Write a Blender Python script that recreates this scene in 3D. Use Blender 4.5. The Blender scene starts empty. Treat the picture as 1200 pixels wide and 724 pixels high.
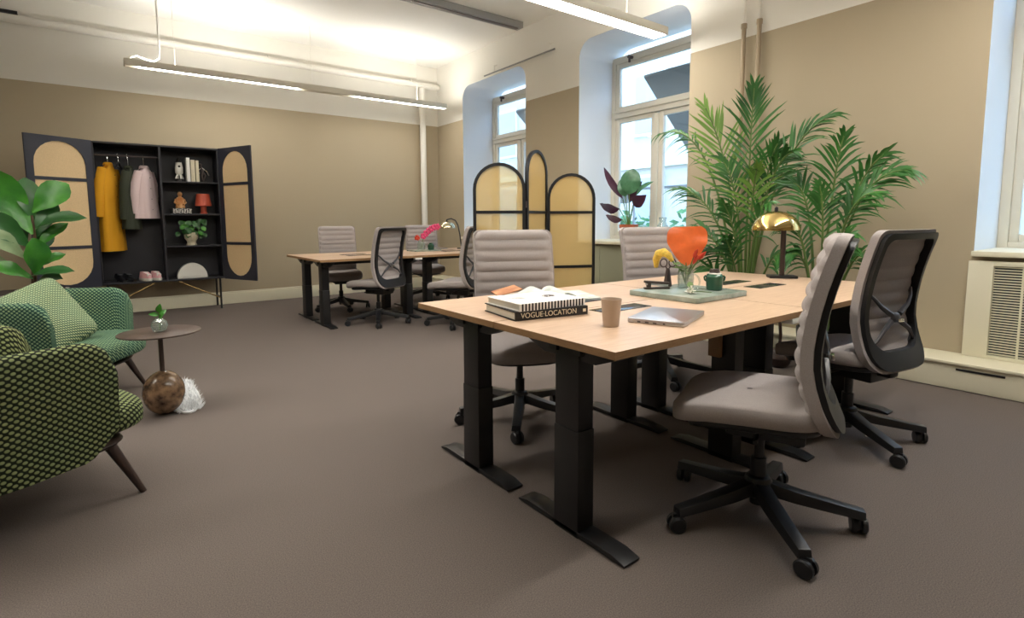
import bpy, bmesh, math, random
from mathutils import Vector, Matrix
random.seed(7)
PI = math.pi
SC = bpy.context.scene
COL = SC.collection
R = math.radians

# ------------------------------------------------------------------ camera
f_px, cx, cy, CAMH = 626.6, 586.0, 320.6, 1.13
pitch, yaw, roll = R(5.642), R(36.355), R(-0.413)
fh = Vector((math.sin(yaw), math.cos(yaw), 0)); r0 = Vector((math.cos(yaw), -math.sin(yaw), 0)); u0 = Vector((0, 0, 1))
fwd = fh * math.cos(pitch) - u0 * math.sin(pitch); up1 = fh * math.sin(pitch) + u0 * math.cos(pitch)
rt = r0 * math.cos(roll) + up1 * math.sin(roll); up = up1 * math.cos(roll) - r0 * math.sin(roll)
cam = bpy.data.cameras.new('camera'); camo = bpy.data.objects.new('camera', cam); COL.objects.link(camo)
M = Matrix((rt, up, -fwd)).transposed().to_4x4(); M.translation = Vector((0, 0, CAMH))
camo.matrix_world = M
cam.sensor_width = 36; cam.lens = f_px * 36 / 1200
cam.shift_x = (600 - cx) / 1200; cam.shift_y = -(362 - cy) / 1200
cam.clip_start = 0.05; cam.clip_end = 200
SC.camera = camo

# ------------------------------------------------------------------ world, exposure
w = bpy.data.worlds.new('sky'); SC.world = w; w.use_nodes = True
bg = w.node_tree.nodes['Background']; bg.inputs[0].default_value = (0.44, 0.67, 1.0, 1); bg.inputs[1].default_value = 7.5
SC.view_settings.view_transform = 'Standard'; SC.view_settings.look = 'None'
SC.view_settings.exposure = -0.06; SC.view_settings.gamma = 1.0
LAMP_DOWN, LAMP_UP = 44.0, 56.0          # emission of the suspended lamps
LAMP_COL = (1.0, 0.955, 0.88)

# ------------------------------------------------------------------ materials
def lin(c):
    return tuple((v / 255 / 12.92) if v / 255 <= 0.04045 else ((v / 255 + 0.055) / 1.055) ** 2.4 for v in c)
def S(r, g, b): return (*lin((r, g, b)), 1)
def nd(nt, t, **kw):
    n = nt.nodes.new(t)
    for k, v in kw.items(): setattr(n, k, v)
    return n
def mat(name, col, rough=.5, metal=0, var=None, bump=None, spec=.5, col2=None, emit=None, stretch=(1, 1, 1)):
    """var = (noise scale, amount towards col2); bump = (noise scale, strength)"""
    m = bpy.data.materials.new(name); m.use_nodes = True; nt = m.node_tree
    b = nt.nodes['Principled BSDF']; b.inputs['Base Color'].default_value = col
    b.inputs['Roughness'].default_value = rough; b.inputs['Metallic'].default_value = metal
    b.inputs['Specular IOR Level'].default_value = spec
    tc = nd(nt, 'ShaderNodeTexCoord'); mp = nd(nt, 'ShaderNodeMapping'); mp.inputs['Scale'].default_value = stretch
    nt.links.new(tc.outputs['Object'], mp.inputs[0])
    if var:
        n = nd(nt, 'ShaderNodeTexNoise'); n.inputs['Scale'].default_value = var[0]; n.inputs['Detail'].default_value = 5
        rp = nd(nt, 'ShaderNodeValToRGB'); rp.color_ramp.elements[0].position = .3; rp.color_ramp.elements[1].position = .7
        c2 = col2 or tuple(min(1, v * (1 - var[1])) for v in col[:3]) + (1,)
        rp.color_ramp.elements[0].color = col; rp.color_ramp.elements[1].color = c2
        nt.links.new(mp.outputs[0], n.inputs['Vector']); nt.links.new(n.outputs['Fac'], rp.inputs[0]); nt.links.new(rp.outputs[0], b.inputs['Base Color'])
    if bump:
        n2 = nd(nt, 'ShaderNodeTexNoise'); n2.inputs['Scale'].default_value = bump[0]; n2.inputs['Detail'].default_value = 4
        bp = nd(nt, 'ShaderNodeBump'); bp.inputs['Strength'].default_value = bump[1]; bp.inputs['Distance'].default_value = .005
        nt.links.new(mp.outputs[0], n2.inputs['Vector']); nt.links.new(n2.outputs['Fac'], bp.inputs['Height']); nt.links.new(bp.outputs[0], b.inputs['Normal'])
    if emit:
        b.inputs['Emission Color'].default_value = (*emit[0], 1); b.inputs['Emission Strength'].default_value = emit[1]
    return m

def split_z(name, low, high, z):
    """two paints on one wall with a straight edge at height z"""
    m = bpy.data.materials.new(name); m.use_nodes = True; nt = m.node_tree; b = nt.nodes['Principled BSDF']
    g = nd(nt, 'ShaderNodeNewGeometry'); sp = nd(nt, 'ShaderNodeSeparateXYZ'); nt.links.new(g.outputs['Position'], sp.inputs[0])
    gt = nd(nt, 'ShaderNodeMath', operation='GREATER_THAN'); gt.inputs[1].default_value = z; nt.links.new(sp.outputs['Z'], gt.inputs[0])
    mx = nd(nt, 'ShaderNodeMix', data_type='RGBA'); mx.inputs[6].default_value = low; mx.inputs[7].default_value = high
    nt.links.new(gt.outputs[0], mx.inputs[0]); nt.links.new(mx.outputs[2], b.inputs['Base Color'])
    n = nd(nt, 'ShaderNodeTexNoise'); n.inputs['Scale'].default_value = 90; bp = nd(nt, 'ShaderNodeBump'); bp.inputs['Strength'].default_value = .05
    nt.links.new(n.outputs['Fac'], bp.inputs['Height']); nt.links.new(bp.outputs[0], b.inputs['Normal'])
    b.inputs['Roughness'].default_value = .75; b.inputs['Specular IOR Level'].default_value = .3
    return m

def lattice(name, base, dot, dot2, pitch_m):
    """knitted fabric: pale dots in a diamond lattice on dark yarn, over UV in metres"""
    m = bpy.data.materials.new(name); m.use_nodes = True; nt = m.node_tree; b = nt.nodes['Principled BSDF']
    uv = nd(nt, 'ShaderNodeUVMap'); sp = nd(nt, 'ShaderNodeSeparateXYZ'); nt.links.new(uv.outputs[0], sp.inputs[0])
    def mth(op, a, c=None):
        n = nd(nt, 'ShaderNodeMath', operation=op)
        for i, v in enumerate((a, c)):
            if v is None: continue
            if isinstance(v, (int, float)): n.inputs[i].default_value = v
            else: nt.links.new(v, n.inputs[i])
        return n.outputs[0]
    k = 1 / pitch_m
    u = mth('MULTIPLY', sp.outputs[0], k * .8); v = mth('MULTIPLY', sp.outputs[1], k)
    a = mth('FRACT', mth('ADD', u, v)); c = mth('FRACT', mth('SUBTRACT', mth('ADD', u, 500.), v))
    da = mth('ABSOLUTE', mth('SUBTRACT', a, .5)); dc = mth('ABSOLUTE', mth('SUBTRACT', c, .5))
    d = mth('SQRT', mth('ADD', mth('MULTIPLY', da, da), mth('MULTIPLY', dc, dc)))
    fac = nd(nt, 'ShaderNodeMapRange'); fac.inputs[1].default_value = .42; fac.inputs[2].default_value = .26
    nt.links.new(d, fac.inputs[0])
    ns = nd(nt, 'ShaderNodeTexNoise'); ns.inputs['Scale'].default_value = 5; tc = nd(nt, 'ShaderNodeTexCoord'); nt.links.new(tc.outputs['Object'], ns.inputs['Vector'])
    m1 = nd(nt, 'ShaderNodeMix', data_type='RGBA'); m1.inputs[6].default_value = dot; m1.inputs[7].default_value = dot2; nt.links.new(ns.outputs['Fac'], m1.inputs[0])
    mx = nd(nt, 'ShaderNodeMix', data_type='RGBA'); mx.inputs[6].default_value = base; nt.links.new(m1.outputs[2], mx.inputs[7]); nt.links.new(fac.outputs[0], mx.inputs[0])
    nt.links.new(mx.outputs[2], b.inputs['Base Color'])
    bp = nd(nt, 'ShaderNodeBump'); bp.inputs['Strength'].default_value = .5; bp.inputs['Distance'].default_value = .004
    nt.links.new(fac.outputs[0], bp.inputs['Height']); nt.links.new(bp.outputs[0], b.inputs['Normal'])
    b.inputs['Roughness'].default_value = .9; b.inputs['Specular IOR Level'].default_value = .2
    return m

def seethrough(name, tint, fac_clear, body=None, gloss=.03):
    """clear or half-clear sheet: transparent + coloured body + a thin gloss"""
    m = bpy.data.materials.new(name); m.use_nodes = True; nt = m.node_tree
    nt.nodes.remove(nt.nodes['Principled BSDF']); out = nt.nodes['Material Output']
    tr = nd(nt, 'ShaderNodeBsdfTransparent'); tr.inputs[0].default_value = tint
    last = tr.outputs[0]
    if body:
        df = nd(nt, 'ShaderNodeBsdfDiffuse'); df.inputs[0].default_value = body
        tl = nd(nt, 'ShaderNodeBsdfTranslucent'); tl.inputs[0].default_value = body
        a = nd(nt, 'ShaderNodeMixShader'); a.inputs[0].default_value = .5; nt.links.new(df.outputs[0], a.inputs[1]); nt.links.new(tl.outputs[0], a.inputs[2])
        bmix = nd(nt, 'ShaderNodeMixShader'); bmix.inputs[0].default_value = fac_clear; nt.links.new(a.outputs[0], bmix.inputs[1]); nt.links.new(last, bmix.inputs[2])
        last = bmix.outputs[0]
    gl = nd(nt, 'ShaderNodeBsdfGlossy'); gl.inputs['Roughness'].default_value = .03
    lw = nd(nt, 'ShaderNodeLayerWeight'); lw.inputs[0].default_value = .25
    mm = nd(nt, 'ShaderNodeMath', operation='MULTIPLY_ADD'); mm.inputs[1].default_value = .35; mm.inputs[2].default_value = gloss; nt.links.new(lw.outputs['Fresnel'], mm.inputs[0])
    e = nd(nt, 'ShaderNodeMixShader'); nt.links.new(mm.outputs[0], e.inputs[0]); nt.links.new(last, e.inputs[1]); nt.links.new(gl.outputs[0], e.inputs[2])
    nt.links.new(e.outputs[0], out.inputs[0])
    return m

def emitter(name, col, strength):
    m = bpy.data.materials.new(name); m.use_nodes = True; nt = m.node_tree
    nt.nodes.remove(nt.nodes['Principled BSDF'])
    e = nd(nt, 'ShaderNodeEmission'); e.inputs[0].default_value = (*col, 1); e.inputs[1].default_value = strength
    nt.links.new(e.outputs[0], nt.nodes['Material Output'].inputs[0])
    return m

TAUPE, WHITE = S(174, 161, 137), S(238, 235, 226)
m_wall = split_z('two_tone_paint', TAUPE, WHITE, 2.755)
m_white = mat('white_paint', WHITE, .7, bump=(90, .04))
m_reveal = mat('reveal_paint', S(232, 236, 240), .6, bump=(60, .05))
m_trim = mat('cream_gloss', S(226, 220, 196), .4)
m_winwood = mat('window_paint', S(222, 216, 200), .4)
m_carpet = mat('carpet', S(122, 112, 106), .95, var=(260, .3), col2=S(92, 84, 80), bump=(420, .6), spec=.1)
m_ceiling = mat('ceiling_paint', S(242, 240, 234), .8)
m_dark = mat('dark_grey_metal', S(150, 150, 148), .5)
m_black = mat('black_powder_coat', S(22, 22, 24), .42, bump=(300, .05))
m_blackpl = mat('black_plastic', S(24, 25, 28), .4)
m_oak = mat('oak_veneer', S(212, 182, 156), .34, var=(7, .2), col2=S(196, 164, 136), stretch=(1.2, 14, 14), bump=(60, .03))
m_ply = mat('oak_edge', S(160, 124, 86), .5, var=(30, .3), stretch=(1, 1, 20))
m_greige = mat('greige_fabric', S(172, 164, 161), .9, var=(300, .15), bump=(500, .25), spec=.2)
m_mesh = mat('grey_back_mesh', S(150, 146, 150), .8, var=(200, .2), bump=(500, .2))
m_lumbar = mat('grey_plastic', S(74, 74, 78), .35)
m_chrome = mat('chrome', S(225, 225, 225), .08, 1)
m_gold = mat('gold', S(232, 204, 136), .1, 1)
m_brass = mat('brass', S(150, 126, 84), .4, 1)
m_wardrobe = mat('black_lacquer_wood', S(34, 34, 40), .45, bump=(80, .05))
m_bluegrey = mat('dark_slate_lacquer', S(44, 46, 58), .45, bump=(80, .05))
m_cane = mat('cane_webbing', S(240, 210, 162), .7, var=(180, .2), bump=(260, .4))
m_amber = seethrough('amber_mesh_sheet', (0.98, .91, .76, 1), .56, S(252, 226, 166), .02)
m_glass = seethrough('clear_glass', (.93, .96, .95, 1), .9, S(200, 214, 206), .06)
m_pane = seethrough('window_glass', (.95, .98, 1, 1), 1, None, .02)
m_fab1 = lattice('green_lattice_knit', S(30, 36, 24), S(152, 156, 104), S(128, 146, 104), .024)
m_fab2 = lattice('teal_lattice_knit', S(34, 66, 58), S(100, 144, 126), S(150, 166, 112), .022)
m_fab3 = lattice('pale_green_lattice_knit', S(62, 90, 72), S(168, 190, 158), S(190, 196, 140), .018)
m_walnut = mat('dark_walnut', S(58, 42, 36), .4, var=(12, .3), stretch=(8, 8, 1))
m_marble = mat('brown_marble', S(48, 34, 26), .2, var=(24, .5), col2=S(150, 120, 92), bump=(20, .05))
m_brown = mat('bronze_lacquer', S(72, 58, 52), .4)
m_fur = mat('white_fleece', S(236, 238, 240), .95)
m_stone = mat('grey_stone', S(120, 116, 108), .85, var=(14, .35), bump=(40, .4))
m_terra = mat('terracotta', S(176, 92, 60), .8, var=(20, .2))
m_soil = mat('soil', S(48, 36, 28), .95, bump=(60, .8))
m_palm = mat('palm_leaf', S(58, 118, 42), .4, var=(4, .3), col2=S(30, 78, 32))
m_palm2 = mat('palm_leaf_pale', S(118, 152, 62), .45, var=(4, .3), col2=S(92, 138, 54))
m_stem = mat('green_stem', S(96, 124, 60), .5, var=(8, .3))
m_fig = mat('fig_leaf', S(72, 142, 42), .35, var=(6, .4), col2=S(38, 98, 34), bump=(24, .5))
m_figdk = mat('fig_leaf_dark', S(48, 100, 46), .35, var=(5, .4), bump=(30, .15))
m_figpale = mat('fig_leaf_underside', S(150, 166, 128), .6, var=(8, .3), col2=S(110, 136, 92))
m_bark = mat('bark', S(84, 64, 44), .9, var=(20, .3))
m_cal = mat('calathea_leaf', S(44, 92, 62), .35, var=(9, .4), col2=S(96, 146, 110))
m_purple = mat('purple_leaf_underside', S(74, 32, 58), .5, var=(9, .3))
m_paper = mat('paper', S(236, 234, 228), .8)
m_ink = mat('black_print', S(24, 22, 22), .5)
m_creamprint = mat('cream_print', S(222, 208, 180), .6)
m_pages = mat('page_block', S(220, 214, 198), .9, var=(4, .2), stretch=(1, 1, 160))
m_cup = mat('beige_ceramic', S(186, 166, 146), .6)
m_alu = mat('aluminium', S(196, 196, 202), .32, 1)
m_gmarble = mat('green_marble', S(170, 178, 168), .25, var=(14, .4), col2=S(124, 140, 128))
m_gceramic = mat('green_glaze', S(38, 82, 60), .15)
m_gun = mat('gunmetal', S(96, 86, 84), .4, .7)
m_orange = mat('orange_leaf', S(250, 122, 62), .35, var=(12, .25), bump=(30, .2))
m_yellow = mat('yellow_flower', S(244, 208, 84), .7, var=(60, .3), bump=(120, .6))
m_red = mat('red_bud', S(200, 60, 34), .5)
m_rose = mat('cream_petal', S(240, 236, 222), .6)
m_pink = mat('pink_petal', S(222, 70, 120), .5)
m_coaty = mat('mustard_wool', S(222, 160, 28), .9, bump=(200, .3))
m_coatg = mat('dark_green_cotton', S(52, 58, 44), .9, bump=(200, .3))
m_coatp = mat('pale_pink_cotton', S(226, 204, 204), .9, bump=(200, .3))
m_redlamp = mat('brick_red_enamel', S(186, 82, 58), .5)
m_white_gl = mat('white_glaze', S(230, 228, 220), .3)
m_facecer = mat('cream_ceramic', S(206, 198, 172), .6)
m_amberfig = mat('orange_glaze', S(206, 130, 60), .4, var=(12, .4), col2=S(228, 190, 140))
m_shoepink = mat('pink_canvas', S(228, 178, 184), .8)
m_facade = mat('pale_plaster', S(196, 186, 170), .8, var=(2, .12))
m_street = mat('street_paving', S(140, 136, 130), .9, var=(3, .2))
m_awning = mat('grey_awning_canvas', S(124, 120, 112), .85)
m_hedge = mat('hedge_leaf', S(70, 120, 66), .7, var=(6, .5))
m_darkwin = mat('dark_pane', S(168, 170, 166), .4)
m_bluehatch = mat('black_flap', S(40, 42, 46), .1)

# ------------------------------------------------------------------ mesh builder
class MB:
    def __init__(s): s.v = []; s.f = []; s.mi = []; s.uv = {}; s.cur = 0
    def add(s, vs, fs, uvs=None):
        o = len(s.v); s.v += [Vector(p) for p in vs]
        for f in fs: s.f.append([i + o for i in f]); s.mi.append(s.cur)
        if uvs:
            for i, u in enumerate(uvs): s.uv[o + i] = u
        return o
    def box(s, c, d, rz=0, M=None):
        x, y, z = d[0] / 2, d[1] / 2, d[2] / 2
        vs = [Vector((a * x, b * y, e * z)) for e in (-1, 1) for a, b in ((-1, -1), (1, -1), (1, 1), (-1, 1))]
        if M is None: M = Matrix.Rotation(rz, 3, 'Z')
        s.add([M @ v + Vector(c) for v in vs], [(3, 2, 1, 0), (4, 5, 6, 7), (0, 1, 5, 4), (1, 2, 6, 5), (2, 3, 7, 6), (3, 0, 4, 7)]); return s
    def cone(s, p0, p1, ra, rb, n=16, caps=True):
        p0, p1 = Vector(p0), Vector(p1); d = (p1 - p0).normalized()
        a = d.orthogonal().normalized(); b = d.cross(a)
        vs = []
        for p, r in ((p0, ra), (p1, rb)):
            vs += [p + (a * math.cos(2 * PI * i / n) + b * math.sin(2 * PI * i / n)) * r for i in range(n)]
        fs = [(i, (i + 1) % n, n + (i + 1) % n, n + i) for i in range(n)]
        if caps: fs += [tuple(range(n - 1, -1, -1)), tuple(range(n, 2 * n))]
        s.add(vs, fs); return s
    def tube(s, pts, r, n=8, closed=False):
        pts = [Vector(p) for p in pts]; N = len(pts); rr = r if isinstance(r, (list, tuple)) else [r] * N
        vs = []; a = None
        for i, p in enumerate(pts):
            q0 = pts[i - 1] if (i > 0 or closed) else p; q1 = pts[(i + 1) % N] if (i < N - 1 or closed) else p
            d = (q1 - q0).normalized()
            a = d.orthogonal().normalized() if a is None else (a - d * a.dot(d)).normalized()
            b = d.cross(a)
            vs += [p + (a * math.cos(2 * PI * k / n) + b * math.sin(2 * PI * k / n)) * rr[i] for k in range(n)]
        fs = []
        for i in range(N if closed else N - 1):
            j = (i + 1) % N
            fs += [(i * n + k, i * n + (k + 1) % n, j * n + (k + 1) % n, j * n + k) for k in range(n)]
        if not closed: fs += [tuple(range(n - 1, -1, -1)), tuple(range((N - 1) * n, N * n))]
        s.add(vs, fs); return s
    def lathe(s, prof, n=24, c=(0, 0, 0), M=None):
        c = Vector(c); vs = []; fs = []
        for r, z in prof:
            for i in range(n):
                v = Vector((r * math.cos(2 * PI * i / n), r * math.sin(2 * PI * i / n), z)); vs.append((M @ v if M else v) + c)
        for j in range(len(prof) - 1):
            fs += [(j * n + i, j * n + (i + 1) % n, (j + 1) * n + (i + 1) % n, (j + 1) * n + i) for i in range(n)]
        if prof[0][0] > 1e-6: fs.append(tuple(range(n - 1, -1, -1)))
        if prof[-1][0] > 1e-6: fs.append(tuple((len(prof) - 1) * n + i for i in range(n)))
        s.add(vs, fs); return s
    def ball(s, c, r, n=16, m=10, sc=(1, 1, 1), M=None):
        prof = [(math.sin(PI * j / m), -math.cos(PI * j / m)) for j in range(m + 1)]; prof[0] = (0, -1); prof[-1] = (0, 1)
        D = Matrix.Diagonal((r * sc[0], r * sc[1], r * sc[2])); s.lathe(prof, n, c, (M @ D) if M else D); return s
    def prism(s, poly, z0, z1, M=None, c=(0, 0, 0)):
        n = len(poly); c = Vector(c)
        vs = [Vector((p[0], p[1], z)) for z in (z0, z1) for p in poly]
        vs = [(M @ v if M else v) + c for v in vs]
        s.add(vs, [tuple(range(n - 1, -1, -1)), tuple(range(n, 2 * n))] + [(i, (i + 1) % n, n + (i + 1) % n, n + i) for i in range(n)]); return s
    def ring(s, outer, inner, y0, y1, fn=None):
        """frame between two outlines of equal count, in (x, z), thickness y0..y1"""
        n = len(outer); vs = []
        for y in (y0, y1):
            for o in (outer, inner): vs += [Vector((p[0], y, p[1])) for p in o]
        if fn: vs = [fn(v) for v in vs]
        fs = []
        for i in range(n):
            j = (i + 1) % n
            fs += [(i, j, n + j, n + i), (2 * n + i, 3 * n + i, 3 * n + j, 2 * n + j), (i, 2 * n + i, 2 * n + j, j), (n + i, n + j, 3 * n + j, 3 * n + i)]
        s.add(vs, fs); return s
    def grid(s, rows, close_u=False, uv=None):
        nr, nc = len(rows), len(rows[0]); fs = []
        for j in range(nr - 1):
            for i in range(nc if close_u else nc - 1):
                k = (i + 1) % nc; fs.append((j * nc + i, j * nc + k, (j + 1) * nc + k, (j + 1) * nc + i))
        s.add([p for r in rows for p in r], fs, [q for r in uv for q in r] if uv else None); return s
    def build(s, name, m, parent=None, angle=35, bevel=0, loc=None, subsurf=0):
        me = bpy.data.meshes.new(name); me.from_pydata([tuple(v) for v in s.v], [], s.f)
        for mm in (m if isinstance(m, (list, tuple)) else [m]): me.materials.append(mm)
        if any(s.mi): me.polygons.foreach_set('material_index', s.mi)
        if s.uv:
            l = me.uv_layers.new(name='UVMap')
            for lp in me.loops: l.data[lp.index].uv = s.uv.get(lp.vertex_index, (0, 0))
        bm = bmesh.new(); bm.from_mesh(me); bmesh.ops.recalc_face_normals(bm, faces=bm.faces)
        if bevel: bmesh.ops.bevel(bm, geom=[e for e in bm.edges if e.is_manifold and e.calc_face_angle(0) > .5], offset=bevel, segments=2, profile=.6, affect='EDGES')
        bm.to_mesh(me); bm.free()
        me.polygons.foreach_set('use_smooth', [True] * len(me.polygons)); me.set_sharp_from_angle(angle=R(angle))
        o = bpy.data.objects.new(name, me); COL.objects.link(o)
        if parent: o.parent = parent
        if loc: o.location = loc
        return o

def tag(o, label, cat, group=None):
    o['label'] = label; o['category'] = cat
    if group: o['group'] = group
    return o
def thing(name, label, cat, loc=(0, 0, 0), rz=0, group=None):
    o = bpy.data.objects.new(name, None); COL.objects.link(o); o.location = loc; o.rotation_euler = (0, 0, rz); o.empty_display_size = .1
    return tag(o, label, cat, group)
def struct(o, label=None):
    o['kind'] = 'structure'
    if label: o['label'] = label
    return o
def stuff(o): o['kind'] = 'stuff'; return o
def dup(o, loc, rz, label, parent=None):
    kids = list(o.children); c = o.copy(); COL.objects.link(c)
    if parent is None: c.location = loc; c.rotation_euler = (0, 0, rz); c['label'] = label
    else: c.parent = parent
    for k in kids: dup(k, None, None, None, c)
    return c
def rrect(w, h, r, n=6, cx=0, cy=0, rb=None):
    """rounded rectangle outline, counter-clockwise from bottom right corner; rb = radius of the bottom corners"""
    pts = []; rb = r if rb is None else rb
    for (sx, sy, a0, q) in ((1, -1, -PI / 2, rb), (1, 1, 0, r), (-1, 1, PI / 2, r), (-1, -1, PI, rb)):
        ox, oy = sx * (w / 2 - q), sy * (h / 2 - q)
        pts += [(cx + ox + q * math.cos(a0 + PI / 2 * i / n), cy + oy + q * math.sin(a0 + PI / 2 * i / n)) for i in range(n + 1)]
    return pts
def lerp_tab(tab, x):
    """smooth interpolation in a small table of (x, y)"""
    if x <= tab[0][0]: return tab[0][1]
    for (a, ya), (b, yb) in zip(tab, tab[1:]):
        if x <= b:
            i = tab.index((a, ya)); t = (x - a) / (b - a)
            y0 = tab[i - 1][1] if i > 0 else 2 * ya - yb; y3 = tab[i + 2][1] if i + 2 < len(tab) else 2 * yb - ya
            return .5 * ((2 * ya) + (-y0 + yb) * t + (2 * y0 - 5 * ya + 4 * yb - y3) * t * t + (-y0 + 3 * ya - 3 * yb + y3) * t ** 3)
    return tab[-1][1]
def sgnpow(v, e): return math.copysign(abs(v) ** e, v)
def cushion(mb, c, sx, sy, sz, e1=.4, e2=.5, nu=36, nv=14, fn=None):
    rows = []; uvs = []
    for j in range(nv + 1):
        ph = -PI / 2 + PI * j / nv; row = []; ur = []
        for i in range(nu):
            th = 2 * PI * i / nu
            k = max(abs(math.cos(ph)), 1e-4) ** e2
            p = Vector((sx * sgnpow(math.cos(th), e1) * k, sy * sgnpow(math.sin(th), e1) * k, sz * sgnpow(math.sin(ph), e2)))
            if fn: p = fn(p)
            row.append(p + Vector(c)); ur.append((p.x + p.y * .3 + 3, p.y + p.z + 3))
        rows.append(row); uvs.append(ur)
    mb.grid(rows, True, uvs)
    return mb

# ================================================================== SETTING
XW, YB, ZC = 4.755, 8.25, 3.73
XL, YF = -3.6, -3.2
XWIN = 5.36
o = MB().box(((XL + XW) / 2, (YF + YB) / 2, -.05), (XW - XL + .2, YB - YF + .2, .1)).build('floor', m_carpet); struct(o, 'dark grey-brown carpet floor of the office')
o = MB().box(((XL + XW) / 2, (YF + YB) / 2, ZC + .05), (XW - XL + .2, YB - YF + .2, .1)).build('ceiling', m_ceiling); struct(o, 'white plaster ceiling')
o = MB().box(((XL + XW) / 2, YB + .05, ZC / 2), (XW - XL + .2, .1, ZC)).build('wall_back', m_wall); struct(o, 'taupe back wall painted white above')
o = MB().box((XL - .05, (YF + YB) / 2, ZC / 2), (.1, YB - YF, ZC)).build('wall_left', m_wall); struct(o, 'taupe left wall')
o = MB().box(((XL + XW) / 2, YF - .05, ZC / 2), (XW - XL + .2, .1, ZC)).build('wall_front', m_wall); struct(o, 'taupe wall behind the camera')

# right wall with three deep window niches whose top corners are rounded
ALC = [(5.84, 7.44, .84, 3.26), (3.27, 4.81, .85, 3.27), (-.62, 1.015, .87, 3.27)]
def niche_path(y0, y1, z0, z1, r=.2, n=8):
    pts = [(y1, z0), (y1, z1 - r)]
    pts += [(y1 - r + r * math.cos(a), z1 - r + r * math.sin(a)) for a in [PI / 2 * i / n for i in range(1, n + 1)]]
    pts += [(y0 + r + r * math.cos(a), z1 - r + r * math.sin(a)) for a in [PI / 2 + PI / 2 * i / n for i in range(0, n + 1)]]
    pts += [(y0, z0)]
    return pts
bm = bmesh.new()
def loop(pts, x):
    vs = [bm.verts.new((x, p[0], p[1])) for p in pts]
    return [bm.edges.new((vs[i], vs[(i + 1) % len(vs)])) for i in range(len(vs))]
ed = loop([(YF, 0), (YB, 0), (YB, ZC), (YF, ZC)], XW)
for a in ALC: ed += loop(niche_path(*a), XW)
bmesh.ops.triangle_fill(bm, use_beauty=True, use_dissolve=False, edges=ed)
me = bpy.data.meshes.new('wall_right'); bm.to_mesh(me); bm.free(); me.materials.append(m_wall)
wr = bpy.data.objects.new('wall_right', me); COL.objects.link(wr); struct(wr, 'taupe window wall with three deep niches')
for i, a in enumerate(ALC):
    p = niche_path(*a); mb = MB()
    mb.grid([[(XW, q[0], q[1]) for q in p], [(XWIN + .12, q[0], q[1]) for q in p]])
    mb.add([(XWIN + .12, a[0], a[2]), (XWIN + .12, a[1], a[2]), (XW, a[1], a[2]), (XW, a[0], a[2])], [(0, 1, 2, 3)])
    o = mb.build('trim_%d' % (i + 1), m_reveal, angle=50); struct(o, 'white plaster reveal of the %s window niche' % ('far', 'middle', 'near')[i])
    # sill board
    o = MB().box(((XW + XWIN) / 2 - .03, (a[0] + a[1]) / 2, a[2] + .018), (XWIN - XW + .1, a[1] - a[0] - .004, .036)).build('trim_%d' % (i + 4), m_trim, bevel=.006); struct(o, 'cream sill board of the %s window' % ('far', 'middle', 'near')[i])
# windows
def window(n, y0, y1, z0, z1):
    w = bpy.data.objects.new('window_%d' % n, None); COL.objects.link(w); w.location = (XWIN, 0, 0)
    struct(w, 'painted wooden casement window with a transom, %s niche' % ('far', 'middle', 'near')[n - 1])
    yc, zt = (y0 + y1) / 2, z0 + (z1 - z0) * .69; ym = yc + .07
    mb = MB()
    mb.box((0.03, y0 + .03, (z0 + z1) / 2), (.1, .06, z1 - z0)).box((0.03, y1 - .03, (z0 + z1) / 2), (.1, .06, z1 - z0))
    mb.box((0.03, yc, z0 + .03), (.1, y1 - y0 - .12, .06)).box((0.03, yc, z1 - .04), (.1, y1 - y0 - .12, .08))
    mb.build('window_frame', m_winwood, w, bevel=.006)
    MB().box((.02, yc, zt), (.12, y1 - y0 - .12, .09)).box((-.05, yc, zt + .03), (.03, y1 - y0 - .1, .03)).build('transom', m_winwood, w, bevel=.006)
    MB().box((.02, ym, (z0 + zt) / 2 + .01), (.11, .06, zt - z0 - .15)).build('mullion', m_winwood, w, bevel=.006)
    for (a, b, c, d) in ((y0 + .06, ym - .03, z0 + .06, zt - .045), (ym + .03, y1 - .06, z0 + .06, zt - .045), (y0 + .06, y1 - .06, zt + .045, z1 - .08)):
        t = .055; s = MB()
        s.box((.02, a + t / 2, (c + d) / 2), (.05, t, d - c)).box((.02, b - t / 2, (c + d) / 2), (.05, t, d - c))
        s.box((.02, (a + b) / 2, c + t / 2), (.05, b - a - 2 * t, t)).box((.02, (a + b) / 2, d - t / 2), (.05, b - a - 2 * t, t))
        so = s.build('sash', m_winwood, w, bevel=.005)
        MB().box((.02, (a + b) / 2, (c + d) / 2), (.006, b - a - 2 * t + .01, d - c - 2 * t + .01)).build('pane', m_pane, so)
    for y in (y0 + .32, y1 - .32):
        MB().cone((-.09, y, z1 - .05), (-.02, y, z1 - .05), .02, .02, 10).box((-.07, y, z1 - .085), (.02, .02, .06)).build('catch', m_gun, w)
for i, a in enumerate(ALC): window(i + 1, a[0] + .0, a[1] - .0, a[2] + .02, 3.16)

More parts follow.
